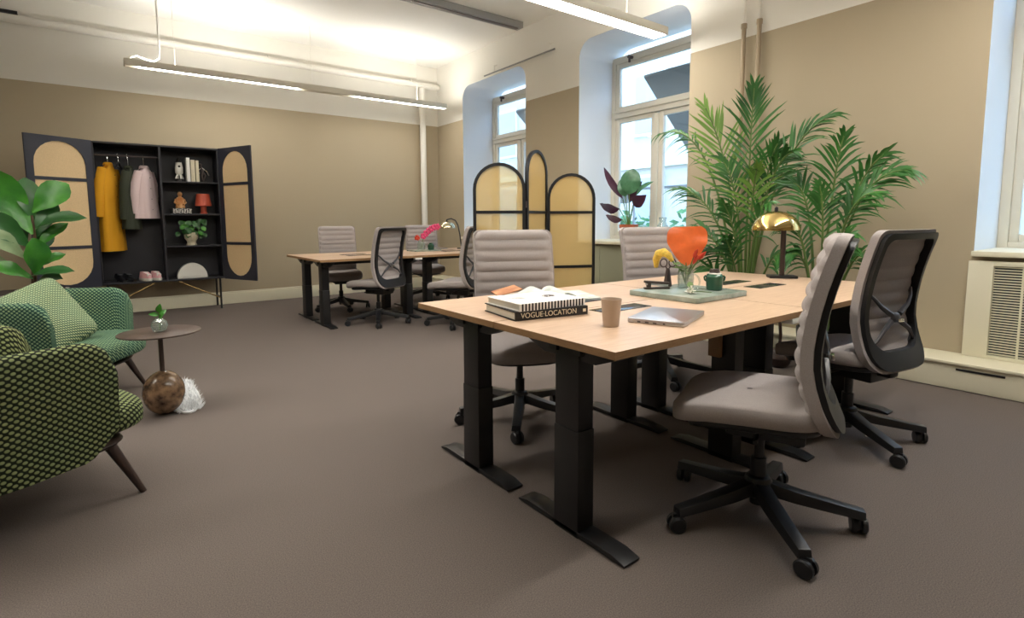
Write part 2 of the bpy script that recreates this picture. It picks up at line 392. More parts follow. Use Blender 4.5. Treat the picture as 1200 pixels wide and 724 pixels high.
# low boxed duct along the window wall, radiator cover, base board, pipes, ceiling rail
duct = thing('wall_duct', 'low cream boxed duct running along the foot of the window wall', 'duct', (0, 0, 0))
MB().box((4.587, 2.55, .088), (.30, 11.2, .166)).build('box_front', m_trim, duct, bevel=.004)
MB().box((4.585, 2.55, .18), (.335, 11.2, .018)).build('cover_board', m_trim, duct, bevel=.004)
for y in (.87, 3.6, 6.2): MB().box((4.434, y, .14), (.006, .24, .013)).build('vent_slot', m_black, duct)
rc = thing('radiator_cover', 'cream radiator cover with louvred grille under the near window', 'radiator cover', (4.715, .2, .19))
mb = MB(); mb.box((0, .76, .325), (.05, .13, .65)).box((0, -.76, .325), (.05, .13, .65)).box((0, 0, .635), (.05, 1.4, .03)).box((0, 0, .012), (.05, 1.4, .025))
mb.build('surround', m_trim, rc, bevel=.004)
MB().box((.015, 0, .32), (.012, 1.4, .6)).build('backing', m_black, rc)
mb = MB()
for k in range(34): mb.box((-.005, 0, .035 + k * .0175), (.014, 1.4, .007))
stuff(mb.build('louvres', m_trim, rc))
for y in (.55, 0, -.5): MB().box((-.018, y, .32), (.006, .012, .6)).build('stay', m_trim, rc)

m_panel = mat('shaded_taupe_paint', S(150, 152, 132), .5)  # taupe with the shade under the sills mixed into its colour
for i, a in enumerate(ALC[:2]):
    t = thing('radiator_cover', ('boarded radiator cover in shade-toned taupe below the far window sill', 'boarded radiator cover in shade-toned taupe below the middle window sill')[i], 'radiator cover', (XW - .016, (a[0] + a[1]) / 2, .19))
    for k in range(4): MB().box((0, -.573 + .382 * k, .322), (.024, .376, .64)).build('panel_board', m_panel, t, bevel=.003)
o = MB().box((.575, YB - .014, .075), (8.3, .028, .15)).box((.575, YB - .01, .16), (8.3, .02, .02)).build('baseboard_back', m_trim, bevel=.004); struct(o, 'tall cream baseboard along the back wall')
hp = thing('heating_pipe', 'long white pipe running level along the top of the back wall', 'pipe', (0, YB - .1, 3.40))
MB().tube([(-3.5, 0, 0), (4.72, 0, -.02)], .045, 12).build('pipe', m_white, hp)
for x in (-2, 0, 2, 4.2): MB().tube([(x, .095, .0), (x, 0, .0)], .012, 8).lathe([(.05, -.012), (.05, .012)], 14, (x, 0, 0), Matrix.Rotation(PI / 2, 3, 'Y')).build('bracket', m_white, hp)
MB().box((-1.0, 0, .06), (.75, .05, .03)).build('dark_strip', m_blackpl, hp)  # plain dark strip along the top of the pipe, left part
tag(MB().cone((4.40, YB - .12, 0), (4.40, YB - .12, 3.335), .05, .05, 16).cone((4.40, YB - .12, 3.0), (4.40, YB - .12, 3.03), .055, .055, 16).build('riser_pipe', m_white), 'white vertical pipe in the far corner of the room', 'pipe')
for i, y in enumerate((2.695, 2.555)):
    t = thing('riser_pipe', 'taupe and white wall pipe behind tall palm, %s the middle window' % ('nearer to', 'farther from')[i], 'pipe', (XW - .05, y, 0))
    MB().cone((0, 0, .19), (0, 0, 2.84), .02, .02, 12).lathe([(.025, 2.82), (.025, 2.86)], 12).build('lower_pipe', mat('taupe_pipe', S(160, 142, 116), .5) if i == 0 else bpy.data.materials['taupe_pipe'], t)
    MB().cone((0, 0, 2.85), (0, 0, ZC), .014, .014, 12).build('upper_pipe', m_white, t)
t = thing('ceiling_rail', 'dark grey rail fixed to the ceiling running toward window wall', 'rail', (2.0, 5.76, ZC - .04))
MB().box((0, 0, 0), (5.2, .13, .078)).build('rail_body', m_dark, t, bevel=.004); MB().box((0, 0, -.042), (5.1, .05, .008)).build('rail_slot', m_gun, t)
t = thing('curtain_rod', 'thin white rod on hooks above the far window niche', 'rod', (XW - .05, 0, 3.3))
MB().tube([(0, 6.75, -.02), (0, 5.2, -.02)], .011, 8).build('rod', m_dark, t)
for y in (6.5, 5.3): MB().tube([(.05, y, .08), (0, y, .07), (0, y, -.02)], .007, 6).build('hook', m_white, t)

# ------------------------------------------------------------------ suspended lamps
def pendant(label, y, x0, x1, wd, segs, cable_x):
    t = thing('pendant_lamp', label, 'ceiling lamp', ((x0 + x1) / 2, y, 2.9), 0, None)
    L = x1 - x0; xm = (x0 + x1) / 2
    mb = MB(); mb.box((0, -wd / 2 + .006, .03), (L, .012, .075)).box((0, wd / 2 - .006, .03), (L, .012, .075)).box((-L / 2 + .006, 0, .03), (.012, wd - .024, .075)).box((L / 2 - .006, 0, .03), (.012, wd - .024, .075))
    mb.box((0, 0, .03), (L - .024, wd - .024, .02))
    mb.build('lamp_body', m_white if wd > .12 else m_winwood, t, bevel=.002)
    for a, b in segs:
        MB().box(((a + b) / 2 - xm, 0, .004), (b - a, wd - .03, .012)).build('diffuser', m_lamp_d, t)
        MB().box(((a + b) / 2 - xm, 0, .056), (b - a, wd - .03, .008)).build('uplight', m_lamp_u if wd < .12 else m_lamp_u2, t)
    for x in (-L / 2 + .5, 0, L / 2 - .5): MB().tube([(x, 0, .06), (x, 0, ZC - 2.9)], .0035, 6).build('wire', m_white, t)
    if cable_x is not None:
        c = cable_x - xm
        MB().tube([(c, 0, ZC - 2.9), (c, 0, .22), (c - .01, 0, .13), (c - .06, 0, .085), (c - .14, 0, .10), (c - .22, 0, .125), (c - .28, 0, .10), (c - .3, 0, .06)], .012, 8).build('cable', m_white, t)
    return t
m_lamp_d = emitter('lamp_diffuser_glow', LAMP_COL, LAMP_DOWN); m_lamp_u = emitter('lamp_uplight_glow', LAMP_COL, LAMP_UP); m_lamp_u2 = emitter('broad_lamp_uplight_glow', LAMP_COL, LAMP_UP * .5)
pendant('slim pendant lamp hung along back wall above the far desks', 7.48, .29, 4.46, .1, [(.42, 2.2), (2.98, 4.44)], .64)
pendant('broad pendant lamp hung over the foreground chairs, out of frame', .55, .9, 4.35, .17, [(.92, 4.33)], None)
pendant('broad pendant lamp ending in front of the middle window', 3.41, -3.0, 4.47, .17, [(-2.98, 4.45)], None)

# ------------------------------------------------------------------ outdoors
o = MB().box((14, 3, -.65), (17, 40, .1)).build('ground', m_street); struct(o, 'pale paved street outside the windows')
bd = thing('building', 'pale plastered street building seen through the windows', 'building', (15, 4, -.6))
MB().box((1, 0, 5), (2, 36, 10)).build('facade', m_facade, bd)
MB().box((-.1, 0, 3.6), (.2, 36, .25)).box((-.1, 0, .5), (.12, 36, 1.0)).build('string_course', m_trim, bd)
for k in range(-5, 8):
    for z in (2.2, 5.6): 
        wn = MB().box((-.05, k * 2.6, z), (.1, 1.3, 2.1)).build('window_frame', m_winwood, bd)
        MB().box((-.11, k * 2.6, z), (.02, 1.1, 1.9)).build('pane', m_darkwin, wn)
for i, (y, s) in enumerate(((7.2, 1.2), (9.6, 1.0), (12.5, 1.3))):
    mb = MB(); rnd = random.Random(i)
    for k in range(420):
        d = Vector((rnd.gauss(0, 1), rnd.gauss(0, 1), rnd.gauss(0, .8))).normalized() * rnd.uniform(.5, 1) * s
        p = Vector((0, 0, s * .95)) + d; a = Vector((rnd.gauss(0, 1), rnd.gauss(0, 1), rnd.gauss(0, 1))).normalized() * .14; b = a.orthogonal().normalized() * .08
        mb.add([p - a, p + b, p + a, p - b], [(0, 1, 2, 3)])
    t = thing('shrub', ('green shrub in the street, leftmost through middle window', 'small green shrub in the street beside the mullion', 'large green shrub in the street through far window')[i], 'shrub', (11.5, y, -.6))
    stuff(mb.build('foliage', m_hedge, t)); MB().cone((0, 0, 0), (0, 0, s), .06, .03, 8).build('trunk', m_bark, t)
for i, a in enumerate(ALC[:2]):
    t = thing('awning', ('grey canvas awning outside the far window', 'grey canvas awning outside the middle window')[i], 'awning', (5.62, (a[0] + a[1]) / 2, 2.95))
    hw = (a[1] - a[0]) / 2 - .28
    MB().add([], []) 
    mb = MB(); vs = []
    for y in (-hw - .1, hw): vs += [(0, y, 0), (1.5, y, -1.3), (1.5, y, -1.33), (0, y, -.03)]
    mb.add(vs, [(0, 1, 2, 3), (4, 7, 6, 5), (0, 4, 5, 1), (1, 5, 6, 2), (2, 6, 7, 3), (3, 7, 4, 0)]); mb.build('canvas', m_awning, t)
    MB().box((1.5, -.05, -1.43), (.01, hw * 2 + .1, .22)).build('valance', m_awning, t)
    t = thing('railing', ('thin grey rail outside the far window', 'thin grey rail outside the middle window')[i], 'railing', (5.9, (a[0] + a[1]) / 2, 0))
    MB().tube([(0, -.9, 1.55), (0, .9, 1.55)], .018, 8).build('rail', m_dark, t)
    for y in (-.85, .85): MB().cone((0, y, -.6), (0, y, 1.55), .015, .015, 8).build('post', m_dark, t)

# ================================================================== DESKS
def make_desk(label, X0, Y0, side, hatch_y, group):
    """one 1.27 x 0.62 m sit-stand desk; (X0, Y0) low corner; side=+1 when its user sits on the +Y side"""
    t = thing('desk', label, 'desk', (X0 + .635, Y0 + .31, 0), 0, group)
    mb = MB(); mb.box((0, 0, .7275), (1.266, .616, .025)); mb.mi = [1, 0, 1, 1, 1, 1]
    mb.build('tabletop', [m_oak, m_ply], t, bevel=.0)
    MB().box((0, hatch_y - (Y0 + .31), .7408), (.30, .10, .0035)).build('cable_flap', m_bluehatch, t, bevel=.001)
    mb = MB(); mb.box((0, -.06, .69), (1.1, .04, .045)).box((0, .06, .69), (1.1, .04, .045)); mb.build('beam', m_black, t)
    for sx in (-1, 1):
        x = sx * .50
        leg = MB().box((x, 0, .19), (.080, .125, .40)).box((x, 0, .54), (.075, .119, .30)).build('leg', m_black, t, bevel=.004)
        poly = [(-.285, .715), (.285, .715), (.285, .702), (.13, .645), (-.13, .645), (-.285, .702)]
        Mx = Matrix(((0, 0, 1), (1, 0, 0), (0, 1, 0)))
        MB().prism(poly, -.03, .03, Mx, (x, 0, 0)).build('bracket', m_black, t, bevel=.002)
        prof = [(-.275, .004), (.275, .004), (.275, .012), (.22, .024), (-.22, .024), (-.275, .012)]
        MB().prism(prof, -.04, .04, Mx, (x, 0, 0)).build('foot', m_black, t, bevel=.003)
        MB().cone((x, -.25, 0), (x, -.25, .006), .018, .018, 10).cone((x, .25, 0), (x, .25, .006), .018, .018, 10).build('glide', m_blackpl, t)
    MB().box((.50, side * .285, .702), (.09, .05, .022)).build('handset', m_white_gl, t, bevel=.003)
    return t
G1, G2 = 'desks of the front four-desk block', 'desks of the far four-desk block'
XA, YA = 1.19, 1.045
d1 = make_desk('oak desk nearest the camera, bearing the closed silver laptop', XA, YA, -1, 1.575, G1)
MB().box((.444, .03, .60), (.022, .06, .22)).build('hanging_board', m_ply, d1, bevel=.002)
make_desk('oak desk bearing the stacked books and open magazine', XA, YA + .622, 1, 1.84, G1)
make_desk('oak desk behind the two right-hand office chairs', XA + 1.272, YA, -1, 1.585, G1)
make_desk('oak desk in front of the tall palm, back left of front block', XA + 1.272, YA + .622, 1, 1.80, G1)
XB, YBK = 1.755, 5.50
make_desk('far oak desk with chair turned away in front of it', XB, YBK, -1, 6.02, G2)
make_desk('far oak desk by the back wall, nearest the wardrobe', XB, YBK + .622, 1, 6.24, G2)
make_desk('far oak desk beside the room divider, front right of far block', XB + 1.272, YBK, -1, 6.02, G2)
make_desk('far oak desk in the back corner under the chrome lamp', XB + 1.272, YBK + .622, 1, 6.24, G2)

# ================================================================== OFFICE CHAIR
BACK = [(.40, -.225), (.47, -.198), (.56, -.165), (.66, -.146), (.78, -.154), (.92, -.182), (1.08, -.230)]
def back_y(z): return lerp_tab(BACK, z)
def make_chair(label, loc, rz, base_rot):
    t = thing('office_chair', label, 'chair', loc, rz)
    # backrest: channel-quilted pad
    zb, zt, W = .415, 1.075, .235; rb, rtp = .11, .045
    nz, nu, NCH = 80, 20, 11
    def hw(z):
        wd = W - .012 * max(0, (z - .6) / .475)
        if z - zb < rb: return wd - rb + math.sqrt(max(0, rb * rb - (rb - (z - zb)) ** 2))
        if zt - z < rtp: return wd - rtp + math.sqrt(max(0, rtp * rtp - (rtp - (zt - z)) ** 2))
        return wd
    rows = []
    for j in range(nz + 1):
        q = j / nz; z = zb + (zt - zb) * q; h = max(hw(z), .01); yc = back_y(z); e_end = min(1, (min(q, 1 - q) / .03)) ** .5
        ch = max(0.0, abs(math.sin(PI * NCH * q))) ** .55
        row = []
        for side in (1, -1):
            for i in range(nu + 1):
                u = -1 + 2 * i / nu
                if side < 0: u = -u
                ed_ = max(0, 1 - abs(u) ** 9) ** .5; wrap = .02 * u * u
                th = (.016 + .016 * ch * max(0, 1 - abs(u) ** 14)) if side > 0 else (.010 + .011 * ch * max(0, 1 - abs(u) ** 10))
                row.append(Vector((u * h, yc + wrap + side * th * (.35 + .65 * ed_) * (.3 + .7 * e_end), z)))
        rows.append(row)
    mb = MB(); mb.grid(rows, True); n = len(rows[0])
    mb.f += [list(range(n - 1, -1, -1)), [nz * n + i for i in range(n)]]; mb.mi += [0, 0]
    mb.build('backrest', m_greige, t, angle=60)
    # black frame on the rear of the back
    H = zt - zb
    def wrapfn(v): return Vector((v.x, back_y(v.z) + .02 * (v.x / W) ** 2 + v.y, v.z))
    def dens(poly):
        out = []
        for k_, (a, b) in enumerate(zip(poly, poly[1:] + poly[:1])):
            m_ = 8 if k_ % 7 == 6 else 1
            out += [(a[0] + (b[0] - a[0]) * k / m_, a[1] + (b[1] - a[1]) * k / m_) for k in range(m_)]
        return out
    def ol(i, ib): return dens(rrect(2 * (W - i), H - i - ib, .04, 6, 0, (zb + ib + zt - i) / 2, .10))
    MB().ring(ol(.014, .012), ol(.042, .095), -.050, -.012, wrapfn).build('back_frame', m_blackpl, t, bevel=0)
    MB().ring(ol(-.001, -.002), ol(.017, .014), -.03, .006, wrapfn).build('piping', m_greige, t)
    # X-shaped lumbar brace
    pts = []
    mb = MB(); zc = .66
    for sx in (-1, 1):
        for dz in (-.14, .13):
            p0 = Vector((sx * .19, back_y(zc + dz) - .026 + .02, zc + dz)); p1 = Vector((sx * .035, back_y(zc) - .05, zc + dz * .12))
            pm = (p0 + p1) / 2 + Vector((0, -.012, -dz * .12))
            mb.tube([p0, p0.lerp(pm, .5) + Vector((0, -.006, 0)), pm, pm.lerp(p1, .5), p1], [.006, .008, .010, .012, .013], 6)
    mb.ball((0, back_y(zc) - .05, zc), .036, 12, 8, (1, .35, .7)); mb.build('lumbar_support', m_lumbar, t)
    MB().box((0, back_y(zc) - .072, zc - .01), (.05, .012, .018)).build('lumbar_knob', m_chrome, t, bevel=.003)
    # seat
    def sag(p):
        f = max(0, p.y / .25); b = max(0, -p.y / .25)
        return Vector((p.x * (1 - .04 * b), p.y, p.z - .035 * f * f + .012 * (p.x / .25) ** 2 + .01 * b * b))
    cushion(MB(), (0, .04, .455), .25, .25, .042, .36, .36, 44, 16, sag).build('seat', m_greige, t, angle=60)
    cushion(MB(), (0, .02, .412), .225, .225, .028, .45, .6, 32, 10, sag).build('seat_shell', m_blackpl, t, angle=60)
    mb = MB(); mb.box((0, -.02, .37), (.17, .26, .07)).box((0, -.15, .385), (.07, .12, .035)).box((0, -.19, .41), (.08, .03, .06)); mb.build('tilt_mechanism', m_blackpl, t, bevel=.01)
    MB().tube([(.08, .05, .37), (.2, .06, .375)], .008, 8).box((.225, .06, .375), (.06, .035, .012)).tube([(-.08, .0, .37), (-.21, .0, .37)], .008, 8).build('lever', m_blackpl, t)
    MB().cone((0, 0, .06), (0, 0, .24), .027, .027, 16).cone((0, 0, .24), (0, 0, .345), .018, .018, 14).build('gas_lift', m_blackpl, t)
    sb = MB().lathe([(.03, .085), (.045, .095), (.05, .15), (.042, .165), (.03, .17)], 20).build('star_base', m_blackpl, t)
    sb.rotation_euler = (0, 0, base_rot - rz)
    for k in range(5):
        a = 2 * PI * k / 5; Mz = Matrix.Rotation(a, 3, 'Z'); mb = MB(); rows = []
        for q in (0, .3, .7, 1):
            x = .03 + .318 * q; wd = .032 - .008 * q; zt_ = .155 - .062 * q ** .8; ht = .048 - .018 * q
            rows.append([Mz @ Vector((x, s * wd * (.8 if tt else 1), zt_ - (0 if tt else ht))) for s, tt in ((-1, 0), (-1, 1), (1, 1), (1, 0))])
        mb.grid(rows, True); mb.f += [[0, 1, 2, 3], [15, 14, 13, 12]]; mb.mi += [0, 0]
        mb.build('base_arm', m_blackpl, sb, bevel=.003)
        c = Mz @ Vector((.334, 0, 0)); ca = a + 1.1 + .9 * k; d = Vector((math.cos(ca), math.sin(ca), 0)); ax = Vector((-d.y, d.x, 0))
        mb = MB(); wc = c - d * .012 + Vector((0, 0, .031))
        for s in (-1, 1):
            Mw = Matrix((d, Vector((0, 0, 1)), ax * s)).transposed()
            mb.lathe([(.010, 0), (.031, .002), (.031, .015), (.026, .020), (.008, .021)], 16, wc + ax * s * .006, Mw)
        mb.box(wc + Vector((0, 0, .012)), (.03, .012, .05), ca); mb.cone(c + Vector((0, 0, .05)), c + Vector((0, 0, .085)), .008, .008, 8)
        mb.build('caster', m_blackpl, sb)
    return t
def face(fx, fy): return math.atan2(-fx, fy)
chair = make_chair('greige office chair in the right foreground, seen side-on at the desk', (1.93, .985, 0), face(-.40, .917), R(15))
CH = [('greige office chair seen from behind, nearest the radiator cover', (3.03, 1.10), (.16, .99), 20),
      ('greige office chair facing the camera behind the stacked books', (1.85, 2.33), (-.45, -.88), 12),
      ('greige office chair behind the orange leaf, in front of middle window', (3.19, 2.36), (-.29, -.96), 14),
      ('far office chair facing us against the blank back wall', (2.43, 6.80), (-.2, -.98), 50),
      ('far office chair turned away from us before the far desks', (2.41, 5.57), (-.42, .91), 29),
      ('far office chair facing us behind the pink orchid', (3.72, 6.9), (-.25, -.97), 30),
      ('far office chair half hidden behind the amber room divider', (3.07, 4.94), (-.55, .83), 10)]
for lb, (x, y), fc, br in CH:
    c = dup(chair, (x, y, 0), face(*fc), lb)
    for k in c.children:
        if k.name.startswith('star_base'): k.rotation_euler = (0, 0, R(br) - face(*fc))
for o in [chair] + [o for o in COL.objects if o.name.startswith('office_chair.')]: o['group'] = 'greige office chairs around the desks'

# ================================================================== ROOM DIVIDER
dv = thing('room_divider', 'black arched folding screen with three amber see-through panels', 'divider', (0, 0, 0))
PP = [(2.73, 4.13), (3.16, 3.88), (3.58, 4.07), (4.05, 3.85)]
def arch(w, z0, z1, n=16):
    r = w / 2; pts = [(-r, z0), (r, z0)]
    pts += [(r * math.cos(PI * i / n), z1 - r + r * math.sin(PI * i / n)) for i in range(n + 1)]
    return pts
for i, (zt, zlo) in enumerate(((1.66, .03), (1.80, .03), (1.60, .03))):
    a, b = Vector((*PP[i], 0)), Vector((*PP[i + 1], 0)); d = b - a; w = d.length - .012; ang = math.atan2(d.y, d.x)
    Mz = Matrix.Rotation(ang, 3, 'Z'); mid = (a + b) / 2
    fn = lambda v: Mz @ v + mid
    fr = MB().ring(arch(w, zlo, zt), [(p[0], p[1]) for p in arch(w - .056, zlo + .04, zt - .028)], -.014, .014, fn).build('panel_frame', m_black, dv, angle=40)
    for z in (1.21, .66): MB().box(fn(Vector((0, 0, z))), (w - .05, .022, .028), ang).build('crossbar', m_black, fr)
    pa = arch(w - .05, zlo + .03, zt - .026); mb = MB(); n = len(pa)
    vs = [fn(Vector((p[0], y, p[1]))) for y in (-.002, .002) for p in pa]
    mb.add(vs, [tuple(range(n)), tuple(range(2 * n - 1, n - 1, -1))] + [(k, (k + 1) % n, n + (k + 1) % n, n + k) for k in range(n)])
    mb.build('amber_sheet', m_amber, fr)
for p in PP[1:3]:
    for z in (.3, 1.25): MB().cone((p[0], p[1], z), (p[0], p[1], z + .06), .010, .010, 8).build('hinge', m_gun, dv)

# ================================================================== WARDROBE
WX0, WX1, WY0, WY1, WZ0, WZ1 = -.07, 1.25, 7.85, 8.22, .40, 2.085
wd = thing('wardrobe', 'tall black wardrobe on thin legs with both cane doors open', 'wardrobe', (0, 0, 0))
t_ = .022; xd = .60
mb = MB(); mb.box(((WX0 + WX1) / 2, (WY0 + WY1) / 2, WZ1 - t_ / 2), (WX1 - WX0, WY1 - WY0, t_)).box(((WX0 + WX1) / 2, (WY0 + WY1) / 2, WZ0 + t_ / 2), (WX1 - WX0, WY1 - WY0, t_))
for x in (WX0 + t_ / 2, WX1 - t_ / 2): mb.box((x, (WY0 + WY1) / 2, (WZ0 + WZ1) / 2), (t_, WY1 - WY0, WZ1 - WZ0 - 2 * t_))
mb.build('carcass', m_wardrobe, wd, bevel=.002)
MB().box(((WX0 + WX1) / 2, WY1 - .006, (WZ0 + WZ1) / 2), (WX1 - WX0 - .03, .012, WZ1 - WZ0 - .03)).build('back_panel', m_wardrobe, wd)
MB().box((xd, (WY0 + WY1) / 2 + .004, (WZ0 + WZ1) / 2), (t_, WY1 - WY0 - .02, WZ1 - WZ0 - 2 * t_)).build('divider_panel', m_wardrobe, wd)
SH = [1.655, 1.250, .845]
for z in SH: MB().box(((xd + WX1) / 2, (WY0 + WY1) / 2 + .006, z - .011), (WX1 - xd - .03, WY1 - WY0 - .03, .02)).build('shelf', m_wardrobe, wd, bevel=.002)
MB().tube([(WX0 + .02, 8.02, 1.945), (xd - .01, 8.02, 1.945)], .011, 10).build('hanging_rail', m_gun, wd)
for x in (WX0 + .06, WX1 - .06):
    for y in (WY0 + .025, WY1 - .03): MB().cone((x, y, 0), (x, y, WZ0), .013, .013, 10).build('leg', m_black, wd)
    MB().tube([(x, WY0 + .025, .15), (x, WY1 - .03, .15)], .009, 8).build('side_rail', m_black, wd)
for sx, x in ((1, WX0 + .06), (-1, WX1 - .06)):
    MB().tube([(x, WY0 + .025, .14), (x + sx * .48, WY0 + .03, .395)], .008, 8).build('brass_brace', m_brass, wd)['label'] = 'thin brass brace'
def door(hx, ang, sx):
    """door of width .64 hinged at (hx, WY0); ang = direction of the leaf from the hinge"""
    W_, z0, z1 = .635, WZ0 - .005, WZ1; Mz = Matrix.Rotation(ang, 3, 'Z'); hp_ = Vector((hx, WY0 - .012, 0))
    fn = lambda v: Mz @ v + hp_
    n = 12; r = W_ / 2 - .07
    def stad(i):
        rr = r - i; pts = []
        zt, zb = z1 - .05 - r, z0 + .05 + r
        pts += [(W_ / 2 + rr * math.cos(PI * k / n), zt + rr * math.sin(PI * k / n)) for k in range(n + 1)]
        pts += [(W_ / 2 + rr * math.cos(PI + PI * k / n), zb + rr * math.sin(PI + PI * k / n)) for k in range(n + 1)]
        return pts
    inner = stad(0); outer = []
    for k, p in enumerate(inner):            # matching points on the rectangle
        top = k <= n; a = (PI * k / n) if top else (PI + PI * (k - n - 1) / n)
        c_, s_ = math.cos(a), math.sin(a); q = max(abs(c_), abs(s_)); 
        cz = (z1 - W_ / 2) if top else (z0 + W_ / 2)
        outer.append((W_ / 2 + W_ / 2 * c_ / q, cz + W_ / 2 * s_ / q))
    leaf = MB().ring(outer, inner, -.011, .011, fn).build('door', m_bluegrey, wd, angle=30)
    for z in (1.625, .865): MB().box(fn(Vector((W_ / 2, 0, z))), (2 * r + .004, .018, .036), ang).build('door_bar', m_bluegrey, leaf)
    pa = stad(-.006); mb = MB(); m_ = len(pa)
    mb.add([fn(Vector((p[0], y, p[1]))) for y in (-.003, .003) for p in pa], [tuple(range(m_)), tuple(range(2 * m_ - 1, m_ - 1, -1))] + [(k, (k + 1) % m_, m_ + (k + 1) % m_, m_ + k) for k in range(m_)])
    mb.build('cane_panel', m_cane, leaf)['label'] = 'natural cane webbing in an arched opening'
door(WX0, math.atan2(-.30, -.55), -1)
door(WX1, math.atan2(-.59, .275), 1)

# clothes on hangers
def coat(name, label, cat, x, m, wsh, zsh, zhem, sl, yaw_=R(62)):
    t = thing(name, label, cat, (x, 8.02, 0), yaw_)
    hang = MB().tube([(0, 0, zsh + .03), (0, 0, 1.925), (0, .012, 1.955), (0, .0, 1.972), (0, -.012, 1.958)], .004, 6)
    hang.tube([(-wsh * .8, 0, zsh - .035), (0, 0, zsh + .03), (wsh * .8, 0, zsh - .035)], .007, 6); hang.build('hanger', m_chrome, t)
    rows = []; N = 36
    for j in range(15):
        q = j / 14; z = zsh + .02 - (zsh + .02 - zhem) * q
        ww = .05 + (wsh - .05) * min(1, q / .09) ** .7 + .05 * q; dp = .035 + .035 * min(1, q * 5) + .02 * q; row = []
        for i in range(N):
            a = 2 * PI * i / N; fl = 1 + .10 * q * math.sin(5 * a + x * 40) + .04 * q * math.sin(9 * a)
            row.append(Vector((ww * sgnpow(math.cos(a), .8) * fl, dp * math.sin(a) * fl, z - .05 * abs(math.cos(a)) ** 2 * max(0, 1 - q * 3))))
        rows.append(row)
    mb = MB(); mb.grid(rows, True); mb.f.append(list(range(N))); mb.mi.append(0); mb.build('body', m, t, angle=70)
    for s in (-1, 1):
        MB().tube([(s * (wsh - .02), 0, zsh - .05), (s * (wsh + .03), .01, zsh - .2), (s * (wsh + .045), .02, zsh - sl * .6), (s * (wsh + .04), .035, zsh - sl)], [.045, .052, .048, .042], 12).build('sleeve', m, t)
    mb = MB(); mb.lathe([(.062, zsh - .005), (.056, zsh + .018), (.044, zsh + .03)], 16, (0, 0, 0), Matrix.Diagonal((1, .8, 1))); mb.build('collar', m, t)
    mb = MB()
    for k in range(4): mb.ball((.0, -(.072 + .01 * k / 4), zsh - .12 - .13 * k), .006, 8, 5)
    stuff(mb.build('buttons', m_ink, t))
    return t
coat('coat', 'long mustard yellow coat hanging in the open wardrobe', 'coat', .08, m_coaty, .15, 1.83, .80, .62)
coat('jacket', 'dark green jacket hanging between yellow coat and pink jacket', 'jacket', .28, m_coatg, .11, 1.80, 1.06, .62, R(70))
coat('jacket', 'pale pink jacket hanging rightmost on the wardrobe rail', 'jacket', .44, m_coatp, .11, 1.81, 1.19, .56, R(46))
eh = thing('hanger', 'empty hanger on the rail between yellow coat and green jacket', 'hanger', (.185, 8.02, 0), R(80))
MB().tube([(0, 0, 1.87), (0, 0, 1.93), (0, .012, 1.955), (0, 0, 1.972), (0, -.012, 1.958)], .004, 6).build('hook', m_chrome, eh)
MB().tube([(-.17, 0, 1.80), (-.05, 0, 1.855), (0, 0, 1.87), (.05, 0, 1.855), (.17, 0, 1.80)], .008, 8).tube([(-.17, 0, 1.80), (.17, 0, 1.80)], .006, 6).build('yoke', m_black, eh)
# shoes
def heel(label, x, rz):
    t = thing('heeled_shoe', label, 'shoe', (x, 7.97, WZ0 + t_), rz, 'black heeled shoes in the wardrobe')
    rows = []
    for j in range(9):
        q = j / 8; y = -.11 + .22 * q; h = .052 * (1 - q) ** 1.4 + .003; wd_ = .026 + .014 * math.sin(PI * min(1, q * 1.05)); top = .045 if q < .3 else .04 * (1 - .45 * (q - .3))
        rows.append([Vector((wd_ * math.cos(a), y, h + (top if math.sin(a) > 0 else .0) * abs(math.sin(a)))) for a in [2 * PI * i / 14 for i in range(14)]])
    mb = MB(); mb.grid(rows, True); mb.f += [list(range(14)), [8 * 14 + i for i in range(14)]]; mb.mi += [0, 0]; mb.build('upper', m_blackpl, t, angle=60)
    MB().cone((0, -.095, 0), (0, -.09, .056), .008, .018, 10).build('heel', m_blackpl, t)
    MB().lathe([(.014, 0), (.02, .002), (.022, .001)], 14, (0, -.02, .085), Matrix.Diagonal((1, 2.2, 1))).build('insole', m_alu, t)
    return t
heel('black heeled shoe on the wardrobe floor, left one', .12, R(200)); heel('black heeled shoe on the wardrobe floor, right one', .215, R(205))
def sneaker(label, x, rz):
    t = thing('sneaker', label, 'shoe', (x, 7.97, WZ0 + t_), rz, 'pink sneakers in the wardrobe')
    def foot(n, z0, z1, tall, sc):
        rows = []
        for j in range(5):
            q = j / 4; row = []
            for i in range(24):
                a = 2 * PI * i / 24; y = .14 * math.sin(a); x_ = .048 * math.cos(a) * (1 - .1 * math.sin(a)) * sc * (1 - .3 * q * tall)
                row.append(Vector((x_, y * (1 - .12 * q * tall), z0 + (z1 - z0) * q * ((1 - .45 * max(0, math.sin(a))) if tall else 1))))
            rows.append(row)
        mb = MB(); mb.grid(rows, True); mb.f += [list(range(24)), [96 + i for i in range(24)]]; mb.mi += [0, 0]; return mb
    foot(0, 0, .032, 0, 1).build('sole', m_white_gl, t, angle=50); foot(0, .032, .105, 1, .95).build('upper', m_shoepink, t, angle=60)
    mb = MB()
    for k in range(4): mb.tube([(-.026, .0 + .022 * k, .097 - .009 * k), (0, .0 + .022 * k, .105 - .009 * k), (.026, .0 + .022 * k, .097 - .009 * k)], .005, 6)
    mb.build('laces', m_paper, t); MB().box((0, .085, .07), (.05, .05, .03), 0).build('toe_cap', m_white_gl, t, bevel=.01)
    return t
sneaker('pink and white sneaker on the wardrobe floor, left one', .375, R(200)); sneaker('pink and white sneaker on the wardrobe floor, right one', .485, R(195))
